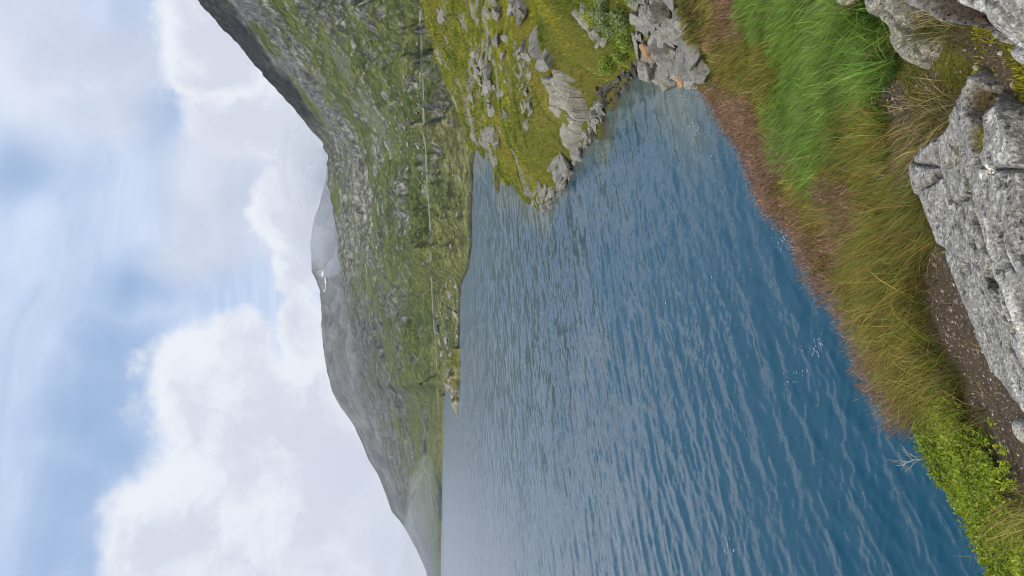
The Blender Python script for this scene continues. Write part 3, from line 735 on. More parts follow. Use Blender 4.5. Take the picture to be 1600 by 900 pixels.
SLAB_POLY = np.array([at_z(x, y, 3.14 + .16 * float(sstep(230, 150, y)) + .08 * float(sstep(560, 640, y)))[:2] for x, y in sl_px])
outline_rock('rock_slab', SLAB_POLY, 3.45, .28, .0070, 'broad grey lichen-speckled rock slab with mossy cracks beside the dirt path', M_SLAB, foli=.075, fdeg=FDEG, rough=.010, edge=.024, cracks=.26, seed=200, grooves=slab_grooves, top=SLAB_TOP, white=np.array([at_z(1562, 268, 3.35)[:2] + .026 * np.array((math.cos(t_), math.sin(t_))) for t_ in np.linspace(0, 6.0, 12)]))
q_px, q_z = ROCKS_PX['quartz']
outline_rock('rock', px_poly(q_px, 3.10), 3.24, .22, .009, 'long buff rock ending in a bright white quartz patch', M_SLAB, foli=.05, fdeg=FDEG + 25, rough=.014, cracks=.22, tint=(.98, .95, .82), edge=.05, seed=220,
             white=px_poly([(1484, 70), (1500, 62), (1518, 70), (1516, 86), (1498, 92), (1490, 82)], 3.22))
c_px, c_z = ROCKS_PX['corner']
outline_rock('boulder', px_poly(c_px, 3.5), 3.68, .42, .012, 'large grey boulder at the picture corner, dark cleft along its side', M_SLAB, foli=.09, fdeg=FDEG - 15, rough=.02, cracks=.34, edge=.08, seed=240,
             grooves=[gl([(1486, 8), (1494, 14)], 3.6, .018, .05, (.2, .15, .13)), gl([(1508, 12), (1520, 24), (1545, 32), (1562, 40), (1575, 46)], 3.6, .022, .07, (.22, .14, .11))])
outline_rock('stone', px_poly([(1589, 82), (1592, 72), (1602, 64), (1640, 66), (1650, 110), (1604, 102), (1594, 98)], 3.4), 3.45, .15, .008, 'smooth whitish stone at the picture edge below the yellow moss', M_SLAB, rough=.01, tint=(1.35, 1.35, 1.4), edge=.04, seed=250)
outline_rock('stone', px_poly([(1586, 658), (1594, 650), (1625, 655), (1640, 690), (1604, 694), (1592, 680)], 3.1), 3.14, .12, .008, 'small pale flat stone in the dirt path below the slab', M_SLAB, rough=.01, tint=(1.2, 1.2, 1.15), edge=.03, seed=255)
outline_rock('stone', px_poly([(1337, 6), (1341, -6), (1352, -10), (1360, 0), (1352, 8), (1344, 10)], 2.85), 2.98, .12, .008, 'small cream stone half buried in bright green grass', M_SLAB, rough=.01, tint=(1.3, 1.2, 1.0), edge=.03, seed=258)
outline_rock('stone', px_poly([(1466, 20), (1474, 12), (1480, 30), (1474, 38)], 3.3), 3.33, .1, .008, 'thin grey stone wedged between the quartz rock and the corner boulder', M_SLAB, rough=.01, edge=.02, seed=259)
# the big pale rock face on the point
bp = [(868, 120), (880, 108), (890, 112), (897, 125), (908, 142), (915, 160), (921, 172), (924, 185), (920, 200), (916, 215), (908, 228), (898, 236), (890, 222), (886, 205), (878, 190), (868, 172), (864, 150)]
bpw = hit(np.array([p[0] for p in bp]), np.array([p[1] for p in bp]))
bt = TPS(bpw[:, :2], bpw[:, 2], 5e-2)
outline_rock('rock_outcrop', bpw[:, :2], 1.2, .6, .035, 'big pale cracked rock outcrop sloping into the water on the grassy point', M_ROCK, foli=.05, fdeg=62, rough=.05, tint=(1.05, 1.03, .95), edge=.14, cracks=.42, seed=300, top=lambda X, Y: bt(X, Y) + .42)

def hull_mesh(seed, n=13, sub=0, flat=.6, rough=.05):
    R_ = np.random.default_rng(seed); bm = bmesh.new()
    p = R_.normal(size=(n, 3)); p /= np.linalg.norm(p, axis=1)[:, None]; p *= R_.uniform(.78, 1.1, (n, 1)); p[:, 2] *= flat
    for q in p: bm.verts.new(q)
    r_ = bmesh.ops.convex_hull(bm, input=bm.verts)
    bmesh.ops.delete(bm, geom=[v for v in bm.verts if not v.link_faces], context='VERTS')
    bmesh.ops.dissolve_limit(bm, angle_limit=.25, verts=bm.verts, edges=bm.edges)
    bmesh.ops.bevel(bm, geom=list(bm.edges), offset=.03, segments=1, affect='EDGES', profile=.6)
    bmesh.ops.triangulate(bm, faces=bm.faces)
    for _ in range(sub): bmesh.ops.subdivide_edges(bm, edges=[e for e in bm.edges if e.calc_length() > .22], cuts=1)
    bmesh.ops.triangulate(bm, faces=bm.faces)
    for v in bm.verts:
        nn = mnoise.fractal(v.co * 2.2 + Vector((seed, 0, 0)), .6, 2.0, 4)
        v.co += v.co.normalized() * nn * rough * 2
    me = bpy.data.meshes.new('rock'); bm.to_mesh(me); bm.free()
    a = me.attributes.new('col', 'FLOAT_COLOR', 'POINT'); a.data.foreach_set('color', np.ones(len(me.vertices) * 4, np.float32))
    return me
ROCK_ME = [hull_mesh(400 + i, 11 + i % 5, 1, .45 + .06 * (i % 6)) for i in range(14)]
for me in ROCK_ME: me.materials.append(M_ROCK)
FARROCK_ME = [hull_mesh(500 + i, 11 + i % 4, 1, .6) for i in range(6)]
for me in FARROCK_ME: me.materials.append(M_FARROCK)
M_RUST = mat_rock('rust_rock', (.40, .24, .11), (.22, .15, .10), .3, 1.2)
M_WET = mat_rock('wet_rock', (.10, .095, .085), (.055, .05, .045), .1, 1.2)
def place_rock(name, p, size, label, group, mesh=None, mt=None, rz=None, sink=.25, r=rng, lib=ROCK_ME, elong=1.0):
    me = lib[int(r.integers(len(lib)))] if mesh is None else mesh
    o = bpy.data.objects.new(name, me); COL.objects.link(o)
    s_ = size * .5
    o.scale = (s_ * elong * r.uniform(.85, 1.25), s_ * r.uniform(.75, 1.1), s_ * r.uniform(.75, 1.15))
    o.rotation_euler = (r.normal(0, .3), r.normal(0, .3), r.uniform(0, 6.28) if rz is None else rz)
    o.location = (p[0], p[1], p[2] + s_ * (.5 - sink))
    if mt is not None: o.material_slots[0].link = 'OBJECT'; o.material_slots[0].material = mt
    return tag(o, label, 'rock', group)
def poly_samples(poly, n, mind, r=rng):
    poly = np.array(poly, float); lo = poly.min(0); hi = poly.max(0); out = []
    for _ in range(n * 60):
        q = r.uniform(lo, hi)
        if not in_poly(np.array([q[0]]), np.array([q[1]]), poly)[0]: continue
        if all((q[0] - a) ** 2 + (q[1] - b) ** 2 > mind ** 2 for a, b in out): out.append(tuple(q))
        if len(out) >= n: break
    return np.array(out)
def cluster(poly, n, mind, sz, name, label, group, mt=None, sink=.25, zoff=0.0, elong=1.0, rz=None, lib=ROCK_ME, big_label=None):
    q = poly_samples(poly, n, mind); P = hit(q[:, 0], q[:, 1]); objs = []
    szs = np.sort(rng.uniform(sz[0], sz[1], len(q)) * rng.uniform(.8, 1.2, len(q)))
    szs = szs[rng.permutation(len(szs))]
    for k, (p, s_) in enumerate(zip(P, szs)):
        lb = big_label if (big_label and k == int(np.argmax(szs))) else label
        objs.append(place_rock(name, p + np.array((0, 0, zoff)), s_, lb, None if lb is big_label and big_label else group, sink=sink, mt=mt, elong=elong, rz=None if rz is None else rz + rng.normal(0, .3), lib=lib))
    if group in PLACES: relabel(objs, *PLACES[group])
    return objs
PLACES = {
 'rubble rocks at the head of the cove': ('grey angular rock', 'cove rubble'), 'small stones in the cove rubble': ('broken filler stone', 'cove rubble'),
 'dark wet stones along the cove shore': ('dark wet stone', 'grassy cove shore'), 'dark wet stones below the rubble': ('dark wet stone', 'rubble shallows'),
 'stones along the edge of the point': ('grey shore stone', "point's waterline"), 'ledge rocks near the tip': ('fractured ledge rock', 'outcrop ledge'),
 'ledge rocks at the tip': ('pale ledge rock', "point's grassy tip"), 'rocks of the broken band on the point': ('weathered rock', 'broken rock band'),
 'grey rocks above the broken band': ('grey rock', 'group above the band'), 'bluish rocks in the hollow': ('bluish grey rock', 'grassy hollow'),
 'rocks of the stony band on the hillock': ('grey rock', "hillock's stony band"), 'pale rocks by the small inlet': ('pale rock', "small inlet's bank"),
 'boulders on the hillock crest': ('grey boulder', 'hillock crest'), 'mossy rocks above the cove': ('mossy grey rock', 'mossy patch'),
 'pale stones scattered on the point': ('pale stone', 'grassy rise'),
 'boulders on the far rocky shore': ('pale boulder', 'far rocky shore'), 'boulders below the road': ('pale boulder', 'meadow below the road'),
 'boulders above the road': ('grey boulder', 'slope above the road'), 'boulders between road and hillock': ('grey boulder', 'flat below the road')}
def relabel(objs, noun, place):
    """tell the members of one cluster apart: size, where in the cluster as the photo shows it, order among neighbours"""
    if len(objs) < 2: return
    P = np.array([o.location for o in objs]); px, py = project(P); sz = np.array([max(o.scale) for o in objs])
    tz = np.quantile(sz, [.34, .67]); tx = np.quantile(px, [.34, .67]); ty = np.quantile(py, [.34, .67]); bins = {}
    for k, o in enumerate(objs):
        if not o.get('group'): continue
        key = (('small', 'mid-sized', 'large')[int((sz[k] > tz).sum())], ('upper', 'middle', 'lower')[int((py[k] > ty).sum())], ('left', 'centre', 'right')[int((px[k] > tx).sum())])
        bins.setdefault(key, []).append(k)
    for (a, b, c_), ks in bins.items():
        ks.sort(key=lambda k: py[k]); n = len(ks); cx = f'{b} {c_}' if c_ != 'centre' or b != 'middle' else 'centre'
        for i_, k in enumerate(ks):
            od = '' if n == 1 else (', ' + (('higher', 'lower') if n == 2 else ('highest', 'middle', 'lowest') if n == 3 else ('highest', 'second', 'third', 'fourth', 'fifth', 'sixth', 'seventh', 'eighth', 'ninth', 'tenth', 'eleventh', 'twelfth'))[min(i_, 11)] + ' there')
            objs[k]['label'] = f'{a} {noun} at the {cx} of the {place}{od}'
# rubble at the head of the cove
COVE = [(998, -30), (1002, 30), (1003, 70), (1012, 96), (1030, 116), (1052, 130), (1078, 134), (1094, 128), (1112, 108), (1096, 78), (1078, 40), (1056, 0), (1050, -30)]
cluster(COVE, 75, 10.5, (.30, .66), 'rubble_rock', 'grey angular rock in the rubble at the head of the cove', 'rubble rocks at the head of the cove', sink=.02, elong=1.35, rz=.9, big_label='largest grey slab in the rubble at the head of the cove')
cluster(COVE, 26, 12, (.14, .28), 'rubble_stone', 'small broken stone filling the rubble at the head of the cove', 'small stones in the cove rubble', sink=-.15)
def at_rock(x, y, s_, label, mt=None, mesh=None, sink=.2, dz=0, lib=ROCK_ME, elong=1.0, rz=None):
    p = hit(np.array([x]), np.array([y]))[0]; p[2] += dz
    return place_rock('rock', p, s_, label, None, mt=mt, mesh=mesh, sink=sink, lib=lib, elong=elong, rz=rz)
at_rock(1078, 124, .42, 'rust-orange rock at the waterline below the cove rubble', mt=M_RUST, dz=.12)
at_rock(1028, 84, .55, 'rock with a rust-brown stained face near the inner corner of the cove', mt=M_RUST, dz=.15)
at_rock(1106, 107, .62, 'pale squared block where the rubble meets the brown grass', dz=.15, elong=1.1)
cluster([(940, 140), (952, 128), (975, 118), (998, 92), (1008, 96), (1030, 128), (1010, 118), (985, 135), (962, 158), (944, 172)], 34, 5, (.16, .42), 'wet_stone', 'dark wet stone at the waterline on the grassy side of the cove', 'dark wet stones along the cove shore', mt=M_WET, sink=.3)
cluster([(1050, 134), (1080, 138), (1110, 122), (1125, 130), (1118, 145), (1080, 150), (1050, 145)], 14, 7, (.14, .34), 'wet_stone', 'dark wet stone in the shallows below the cove rubble', 'dark wet stones below the rubble', mt=M_WET, sink=.3)
# stones along the edge of the point
cluster([(940, 150), (946, 170), (934, 210), (912, 246), (888, 292), (860, 330), (853, 328), (878, 284), (904, 236), (926, 202), (934, 165)], 60, 4.5, (.25, .7), 'shore_stone', 'grey broken stone along the waterline of the grassy point', 'stones along the edge of the point', sink=.3)
cluster([(880, 245), (892, 262), (880, 285), (868, 275), (866, 255)], 16, 5, (.4, .95), 'rock', 'fractured grey ledge rock between the pale outcrop and the tip of the point', 'ledge rocks near the tip', sink=.6, elong=1.5, rz=2.2, big_label='largest tilted ledge rock near the tip of the point')
cluster([(856, 328), (868, 290), (850, 280), (836, 296), (822, 285), (826, 306), (842, 322)], 30, 4, (.3, .75), 'rock', 'pale ledge rock showing through the grass at the tip of the point', 'ledge rocks at the tip', sink=.66, elong=1.7, rz=2.3)
cluster([(803, 60), (822, 70), (826, 110), (830, 150), (832, 195), (822, 200), (814, 150), (804, 110)], 56, 3.8, (.25, .62), 'rock', 'weathered grey and white rock in the broken band across the point', 'rocks of the broken band on the point', sink=.72)
cluster([(797, -10), (818, -5), (829, 20), (820, 32), (808, 22)], 7, 8, (.6, 1.2), 'rock', 'grey rock sticking out of the grass above the broken band', 'grey rocks above the broken band', sink=.5)
cluster([(832, 65), (846, 64), (853, 85), (850, 105), (842, 106), (836, 90)], 8, 7, (.6, 1.1), 'rock', 'bluish grey rock in the hollow above the pale outcrop', 'bluish rocks in the hollow', sink=.7)
cluster([(733, 78), (755, 72), (764, 110), (772, 160), (774, 178), (762, 165), (750, 120)], 40, 3.6, (.5, 1.25), 'rock', 'grey rock in the stony band on the hillock behind the point', 'rocks of the stony band on the hillock', sink=.72, elong=1.5)
cluster([(764, 205), (778, 200), (784, 218), (776, 228)], 6, 5, (.7, 1.2), 'rock', 'pale rock beside the small inlet behind the point', 'pale rocks by the small inlet', sink=.35)
cluster([(690, 15), (702, 20), (700, 35), (692, 34)], 3, 6, (1.2, 2.2), 'rock', 'grey boulder on the dark crest of the hillock', 'boulders on the hillock crest', sink=.35)
cluster([(905, 0), (930, 20), (945, 60), (935, 70), (915, 40), (900, 20)], 12, 7, (.3, .8), 'rock', 'grey rock half hidden in yellow-green moss above the cove', 'mossy rocks above the cove', sink=.68)
cluster([(760, 0), (790, 0), (800, 130), (790, 250), (770, 200), (760, 100)], 16, 14, (.3, .8), 'stone', 'small pale stone scattered in the grass of the point', 'pale stones scattered on the point', sink=.35)
# single pale stones
at_rock(1300 - 200 + 5, 118, .2, 'small light stone at the very end of the rubble by the grass', dz=.1)

# ================================================================== GRASS AND PLANTS
def mat_leaf(name, trans=.35, rough=.6):
    mt, nt, out = material(name); col = nt.attr('col')
    d = nt.node('ShaderNodeBsdfDiffuse'); nt.put(d.inputs['Color'], col)
    t = nt.node('ShaderNodeBsdfTranslucent'); nt.put(t.inputs['Color'], nt.mix(1.0, col, (1.25, 1.2, .8), 'MULTIPLY'))
    m1 = nt.node('ShaderNodeMixShader'); m1.inputs[0].default_value = trans
    nt.l.new(d.outputs[0], m1.inputs[1]); nt.l.new(t.outputs[0], m1.inputs[2])
    g = nt.node('ShaderNodeBsdfGlossy'); g.inputs['Roughness'].default_value = rough; g.inputs['Color'].default_value = (.8, .85, .9, 1)
    m2 = nt.node('ShaderNodeMixShader'); m2.inputs[0].default_value = .022
    nt.l.new(m1.outputs[0], m2.inputs[1]); nt.l.new(g.outputs[0], m2.inputs[2])
    nt.l.new(m2.outputs[0], out.inputs['Surface']); return mt
M_GRASS = mat_leaf('grass'); M_LEAF = mat_leaf('leaf', .3, .45)

def blades(P, H, W, lean, droop, c0, c1, segs=3, r=rng, jit=.5, cvar=.34):
    """ribbon blades: P roots, H lengths, W widths, lean (n,2) horizontal lean vectors, droop curl"""
    n = len(P)
    if n == 0: return np.zeros((0, 3)), [np.zeros((0, 4), int), np.zeros((0, 3), int)], np.zeros((0, 3))
    lv = lean + r.normal(0, jit, (n, 2)) + .8 * np.stack([fbm(P[:, 0] * 2.3, P[:, 1] * 2.3, o=2, seed=112), fbm(P[:, 0] * 2.3, P[:, 1] * 2.3, o=2, seed=113)], -1)
    side = r.uniform(0, 2 * np.pi, n); sx = np.cos(side); sy = np.sin(side)
    lay = []; cl = []
    pos = P.astype(float).copy(); ln = np.linalg.norm(lv, axis=1) + 1e-6; dirh = lv / ln[:, None]
    ang = np.arctan(ln) * .55
    f = np.exp(r.normal(0, cvar, (n, 1)) + .30 * fbm(P[:, 0] * 3.1, P[:, 1] * 3.1, o=3, seed=111)[:, None]) * (1 + r.normal(0, .05, (n, 3)))
    for k in range(segs + 1):
        t = k / segs; wd = W * (1 - t) ** .7 * .5
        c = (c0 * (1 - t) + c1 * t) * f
        if k < segs:
            lay += [pos + np.stack([sx * wd, sy * wd, 0 * wd], -1), pos - np.stack([sx * wd, sy * wd, 0 * wd], -1)]; cl += [c, c]
        else: lay.append(pos.copy()); cl.append(c)
        a = np.clip(ang + droop * (t + .5 / segs) ** 1.3, 0, 2.4)
        st = H / segs
        pos = pos + np.stack([dirh[:, 0] * np.sin(a) * st, dirh[:, 1] * np.sin(a) * st, np.cos(a) * st], -1)
    nv = 2 * segs + 1
    V = np.stack(lay, 1).reshape(-1, 3); C = np.stack(cl, 1).reshape(-1, 3)
    b = (np.arange(n) * nv)[:, None]
    Q = np.concatenate([b + np.array([[2 * k, 2 * k + 1, 2 * k + 3, 2 * k + 2]]) for k in range(segs - 1)]) if segs > 1 else np.zeros((0, 4), int)
    T = b + np.array([[2 * segs - 2, 2 * segs - 1, 2 * segs]])
    return V, [Q, T], np.clip(C, 0, 1)
def merge(parts):
    V = []; Q = []; T = []; C = []; o = 0
    for v, (q, t), c in parts:
        V.append(v); C.append(c); Q.append(q + o); T.append(t + o); o += len(v)
    return np.concatenate(V), [np.concatenate(Q), np.concatenate(T)], np.concatenate(C)
def stuff(name, parts, mt, label, cat):
    v, f, c = merge(parts)
    return tag(add(name, np_mesh(name, v, f, cols=c), mt), label, cat, kind='stuff')

A3 = lambda *v: np.array(v, float)
pts = sample_ground(lambda r: np.clip(5600 * (3.6 / r) ** 1.2, 1000, 5600), 1.6, 15.5, zmin=.05)
cov = cover_at(pts, 18)
rockmask = np.zeros(len(pts), bool)
for k, (pl, z) in ROCKS_PX.items():
    rockmask |= poly_dist(pts[:, 0], pts[:, 1], SLAB_POLY if k == 'slab' else px_poly(pl, {'quartz': 3.10, 'corner': 3.5}[k])) > -.0
# no grass among the cove rubble or on the trodden path
ppx, ppy = project(pts)
rockmask |= in_poly(ppx, ppy, [(940, -60), (1000, 100), (1040, 135), (1080, 140), (1106, 112), (1092, 76), (1074, 40), (1050, -60)])
pts = pts[~rockmask]; cov = cov[~rockmask]
clump = fbm(pts[:, 0] * 3.5, pts[:, 1] * 3.5, o=3, seed=91)
sel = lambda k, thin=1.0: (cov == CKEYS.index(k)) & (rng.random(len(cov)) < thin)
WIND = np.array((-.75, -.05))
def sw(n, k=1.0): return np.tile(WIND * k, (n, 1))
def rimfade(P):   # shorter near the broken rim
    return 1.0
# bright green meadow grass
i = sel('green'); P = pts[i]; n = len(P); hh = .20 * (1 + .35 * clump[i]) * rng.uniform(.6, 1.35, n)
far_w = lambda P: 1.35 * np.clip(np.linalg.norm(P[:, :2], axis=1) / 3.6, .8, 3)
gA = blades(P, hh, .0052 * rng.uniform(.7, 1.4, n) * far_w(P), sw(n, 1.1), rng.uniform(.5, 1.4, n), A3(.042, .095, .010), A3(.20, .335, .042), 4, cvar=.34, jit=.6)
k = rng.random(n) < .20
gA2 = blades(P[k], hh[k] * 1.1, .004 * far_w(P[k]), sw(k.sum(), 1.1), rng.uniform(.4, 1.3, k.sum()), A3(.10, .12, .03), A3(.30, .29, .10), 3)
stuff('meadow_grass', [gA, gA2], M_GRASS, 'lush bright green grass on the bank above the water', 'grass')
# olive and straw grass
i = sel('olive'); P = pts[i]; n = len(P); hh = .17 * (1 + .4 * clump[i]) * rng.uniform(.6, 1.4, n); k = rng.random(n) < .50
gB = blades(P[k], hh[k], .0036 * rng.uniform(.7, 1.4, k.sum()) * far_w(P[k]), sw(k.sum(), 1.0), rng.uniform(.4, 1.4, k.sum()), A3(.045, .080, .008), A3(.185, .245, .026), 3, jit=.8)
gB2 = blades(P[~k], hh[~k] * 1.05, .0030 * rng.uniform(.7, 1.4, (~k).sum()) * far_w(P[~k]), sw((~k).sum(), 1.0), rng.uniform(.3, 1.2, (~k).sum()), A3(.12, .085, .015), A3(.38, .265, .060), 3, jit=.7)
stuff('olive_grass', [gB, gB2], M_GRASS, 'olive green and straw mixed grass in the middle of the bank', 'grass')
i = sel('red'); P = pts[i]; n = len(P); hh = .17 * (1 + .35 * clump[i]) * rng.uniform(.6, 1.3, n); k = rng.random(n)
m0 = k < .30; m1 = ~m0
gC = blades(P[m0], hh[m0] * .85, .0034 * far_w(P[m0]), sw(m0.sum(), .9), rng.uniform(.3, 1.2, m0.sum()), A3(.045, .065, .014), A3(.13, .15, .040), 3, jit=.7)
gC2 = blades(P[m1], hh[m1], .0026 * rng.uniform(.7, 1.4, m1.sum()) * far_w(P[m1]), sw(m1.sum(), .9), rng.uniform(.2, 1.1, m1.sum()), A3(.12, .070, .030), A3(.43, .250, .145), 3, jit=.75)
# loose flower heads of the red fescue
heads = P[m1][::2]; hz = hh[m1][::2]; tipz = heads + np.stack([-.35 * hz + rng.normal(0, .03, len(hz)), rng.normal(0, .03, len(hz)), .80 * hz], -1)
gC3 = blades(np.repeat(tipz, 3, 0), np.repeat(.045 + 0 * hz, 3) * rng.uniform(.6, 1.4, 3 * len(hz)), .0030 * np.repeat(far_w(heads), 3), sw(3 * len(hz), .8), rng.uniform(0, 1, 3 * len(hz)), A3(.25, .14, .10), A3(.38, .23, .15), 2, jit=1.3)
stuff('fescue_grass', [gC, gC2, gC3], M_GRASS, 'reddish brown flowering grass along the edge above the water', 'grass')
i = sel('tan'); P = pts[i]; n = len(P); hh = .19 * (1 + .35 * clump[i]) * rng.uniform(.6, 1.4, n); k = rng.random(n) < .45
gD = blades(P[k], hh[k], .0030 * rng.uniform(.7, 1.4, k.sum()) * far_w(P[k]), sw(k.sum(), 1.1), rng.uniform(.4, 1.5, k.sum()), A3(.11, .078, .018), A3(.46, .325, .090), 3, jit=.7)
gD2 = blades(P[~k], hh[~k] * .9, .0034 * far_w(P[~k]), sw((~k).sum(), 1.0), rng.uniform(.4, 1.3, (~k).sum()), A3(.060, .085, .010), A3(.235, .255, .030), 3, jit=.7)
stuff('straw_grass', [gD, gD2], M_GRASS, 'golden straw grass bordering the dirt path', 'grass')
# tan tussocks between the rocks, blades spilling outwards
i = sel('tussock') ; P = pts[i]; n = len(P); tc = np.array([hit(np.array([x]), np.array([y]))[0] for x, y in [(1470, 178), (1440, 185), (1495, 160), (1425, 235), (1503, 36), (1455, 215)]])
own = np.argmin(np.linalg.norm(P[:, None, :2] - tc[None, :, :2], axis=-1), 1); rel = P[:, :2] - tc[own, :2]
k = rng.random(n) < .72
gE = blades(P[k], .115 * rng.uniform(.6, 1.3, k.sum()), .0032 * rng.uniform(.7, 1.4, k.sum()), rel[k] * 4 + np.array((-.5, .1)), rng.uniform(.7, 1.8, k.sum()), A3(.12, .090, .028), A3(.46, .34, .14), 4, jit=.35)
gE2 = blades(P[~k], .10 * rng.uniform(.6, 1.3, (~k).sum()), .0034 + 0 * P[~k][:, 0], rel[~k] * 4 + np.array((-.5, .1)), rng.uniform(.5, 1.5, (~k).sum()), A3(.05, .07, .015), A3(.17, .18, .045), 4, jit=.4)
stuff('tussock_grass', [gE, gE2], M_GRASS, 'tan tussock grass spilling between the foreground rocks', 'grass')
# thin stray blades and litter on the soil
i = sel('soil', .16); P = pts[i]; n = len(P)
gF = blades(P, .06 * rng.uniform(.4, 1.3, n), .0024 + 0 * P[:, 0], sw(n, 1.0), rng.uniform(.8, 2.0, n), A3(.12, .09, .04), A3(.30, .23, .12), 3, jit=1.0)
stuff('grass_litter', [gF], M_GRASS, 'dry grass litter lying on the bare dirt path', 'grass litter')
# moss: short dense cushions
i = sel('moss'); P = pts[i]; P = np.repeat(P, 7, 0) + np.concatenate([rng.normal(0, .012, (7 * i.sum(), 2)), np.zeros((7 * i.sum(), 1))], 1); P[:, 2] = ground_z(P[:, 0], P[:, 1]) - .002
mb = fbm(P[:, 0] * 9, P[:, 1] * 9, o=3, seed=95); n = len(P)
px_, py_ = project(P); yel = (px_ > 1525)
gG = blades(P[~yel], .009 * (1.2 + mb[~yel]), .005 + 0 * mb[~yel], np.zeros((len(P[~yel]), 2)), rng.uniform(0, .8, len(P[~yel])), A3(.06, .06, .010), A3(.17, .15, .025), 2, jit=.9)
gG2 = blades(P[yel], .012 * (1.3 + mb[yel]), .005 + 0 * mb[yel], np.zeros((yel.sum(), 2)), rng.uniform(0, .8, yel.sum()), A3(.16, .15, .010), A3(.42, .39, .030), 2, jit=.9)
stuff('moss', [gG, gG2], M_GRASS, 'yellow-green moss cushions between the foreground rocks', 'moss')
# bilberry ground cover: twiggy shoots with small oval leaves
def leaves(P, D, L, Wd, c, r=rng):
    """folded oval leaves: P bases, D unit directions"""
    n = len(P); up = np.tile(A3(0, 0, 1), (n, 1)) + r.normal(0, .4, (n, 3))
    sd = np.cross(D, up); sd /= np.linalg.norm(sd, axis=1)[:, None] + 1e-9; nn = np.cross(sd, D)
    L = L[:, None]; Wd = Wd[:, None]
    mid = P + D * L * .5
    V = np.stack([P, mid + sd * Wd * .5 + nn * Wd * .18, P + D * L, mid - sd * Wd * .5 + nn * Wd * .18], 1).reshape(-1, 3)
    b = (np.arange(n) * 4)[:, None]
    T = np.concatenate([b + np.array([[0, 1, 2]]), b + np.array([[0, 2, 3]])])
    return V, [np.zeros((0, 4), int), T], np.repeat(c, 4, 0)
i = sel('bilberry'); P = pts[i]; k = rng.random(len(P)) < .55; S = P[k]; ns = len(S)
sh_h = .062 * (1.1 + .6 * fbm(S[:, 0] * 4, S[:, 1] * 4, o=3, seed=97)) * rng.uniform(.6, 1.2, ns)
tdir = rng.normal(0, .35, (ns, 2))
stm = blades(S, sh_h, .003 + 0 * sh_h, tdir, .2 + 0 * sh_h, A3(.06, .045, .02), A3(.07, .09, .02), 2, jit=.1)
NLF = 10; tt_ = rng.uniform(.35, 1.05, (ns, NLF)); base = S[:, None, :] + np.concatenate([tdir[:, None, :] * (tt_ * sh_h[:, None])[..., None] * .6, (tt_ * sh_h[:, None])[..., None]], -1)
LD = rng.normal(0, 1, (ns * NLF, 3)); LD[:, 2] = np.abs(LD[:, 2]) * .5 + .1; LD /= np.linalg.norm(LD, axis=1)[:, None]
tone = rng.random((ns * NLF, 1)); big = fbm(np.repeat(S[:, 0], NLF) * 2.5, np.repeat(S[:, 1], NLF) * 2.5, o=3, seed=99)[:, None]
lc = A3(.10, .17, .008) * (1 - tone) + A3(.34, .40, .018) * tone; lc = lc * (1 + .35 * big) + np.maximum(big, 0) * A3(.10, .06, 0)
lf = leaves(base.reshape(-1, 3), LD, rng.uniform(.009, .021, ns * NLF), rng.uniform(.006, .013, ns * NLF), np.clip(lc, 0, 1))
gr_ = S[::12]
gH = blades(gr_, .17 * rng.uniform(.6, 1.3, len(gr_)), .003 + 0 * gr_[:, 0], sw(len(gr_), 1.0), rng.uniform(.5, 1.4, len(gr_)), A3(.09, .085, .025), A3(.30, .25, .09), 3, jit=.7)
stuff('bilberry_cover', [stm, lf, gH], M_LEAF, 'low fresh green bilberry shrubs on the bank edge by the path', 'ground cover')

# grass on the point and the hillock
pts2 = sample_ground(lambda r: np.clip(330 * (24 / r) ** 1.7, 6, 600), 13.0, 118, zmin=.10)
px_, py_ = project(pts2)
ok = ~in_poly(px_, py_, COVE + [(1100, -200), (1000, -200)]) & (poly_dist(pts2[:, 0], pts2[:, 1], bpw[:, :2]) < -.05)
ok &= ~((px_ > 1010) & (np.linalg.norm(pts2[:, :2], axis=1) < 16) & (py_ > 60))
rb = rock_band(pts2[:, 0], pts2[:, 1]) * sstep(28, 40, np.hypot(pts2[:, 0], pts2[:, 1])); ok &= rng.random(len(pts2)) > .9 * rb
pts2 = pts2[ok]; n = len(pts2); dist = np.linalg.norm(pts2[:, :2], axis=1)
g1 = fbm(pts2[:, 0] * .3, pts2[:, 1] * .8, o=4, seed=101); g2 = fbm(pts2[:, 0] * 1.6, pts2[:, 1] * 1.6, o=3, seed=102)
t = np.clip(.48 + 1.3 * g1 + .7 * g2, 0, 1)[:, None]
px_, py_ = project(pts2)
lush = (sstep(880, 960, px_) * sstep(130, 40, py_))[:, None]
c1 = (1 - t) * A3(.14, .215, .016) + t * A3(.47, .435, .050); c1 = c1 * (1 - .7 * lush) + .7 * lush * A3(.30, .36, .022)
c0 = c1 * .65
K3 = 3
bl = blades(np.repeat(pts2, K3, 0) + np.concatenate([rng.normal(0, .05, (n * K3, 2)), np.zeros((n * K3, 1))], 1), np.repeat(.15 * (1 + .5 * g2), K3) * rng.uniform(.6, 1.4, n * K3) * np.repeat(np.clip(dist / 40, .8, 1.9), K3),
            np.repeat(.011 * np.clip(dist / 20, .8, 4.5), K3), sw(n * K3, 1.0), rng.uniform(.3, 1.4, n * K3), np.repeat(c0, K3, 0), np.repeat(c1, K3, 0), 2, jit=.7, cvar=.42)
stuff('heath_grass', [bl], M_GRASS, 'yellow-green heath grass covering the point and the hillock', 'grass')

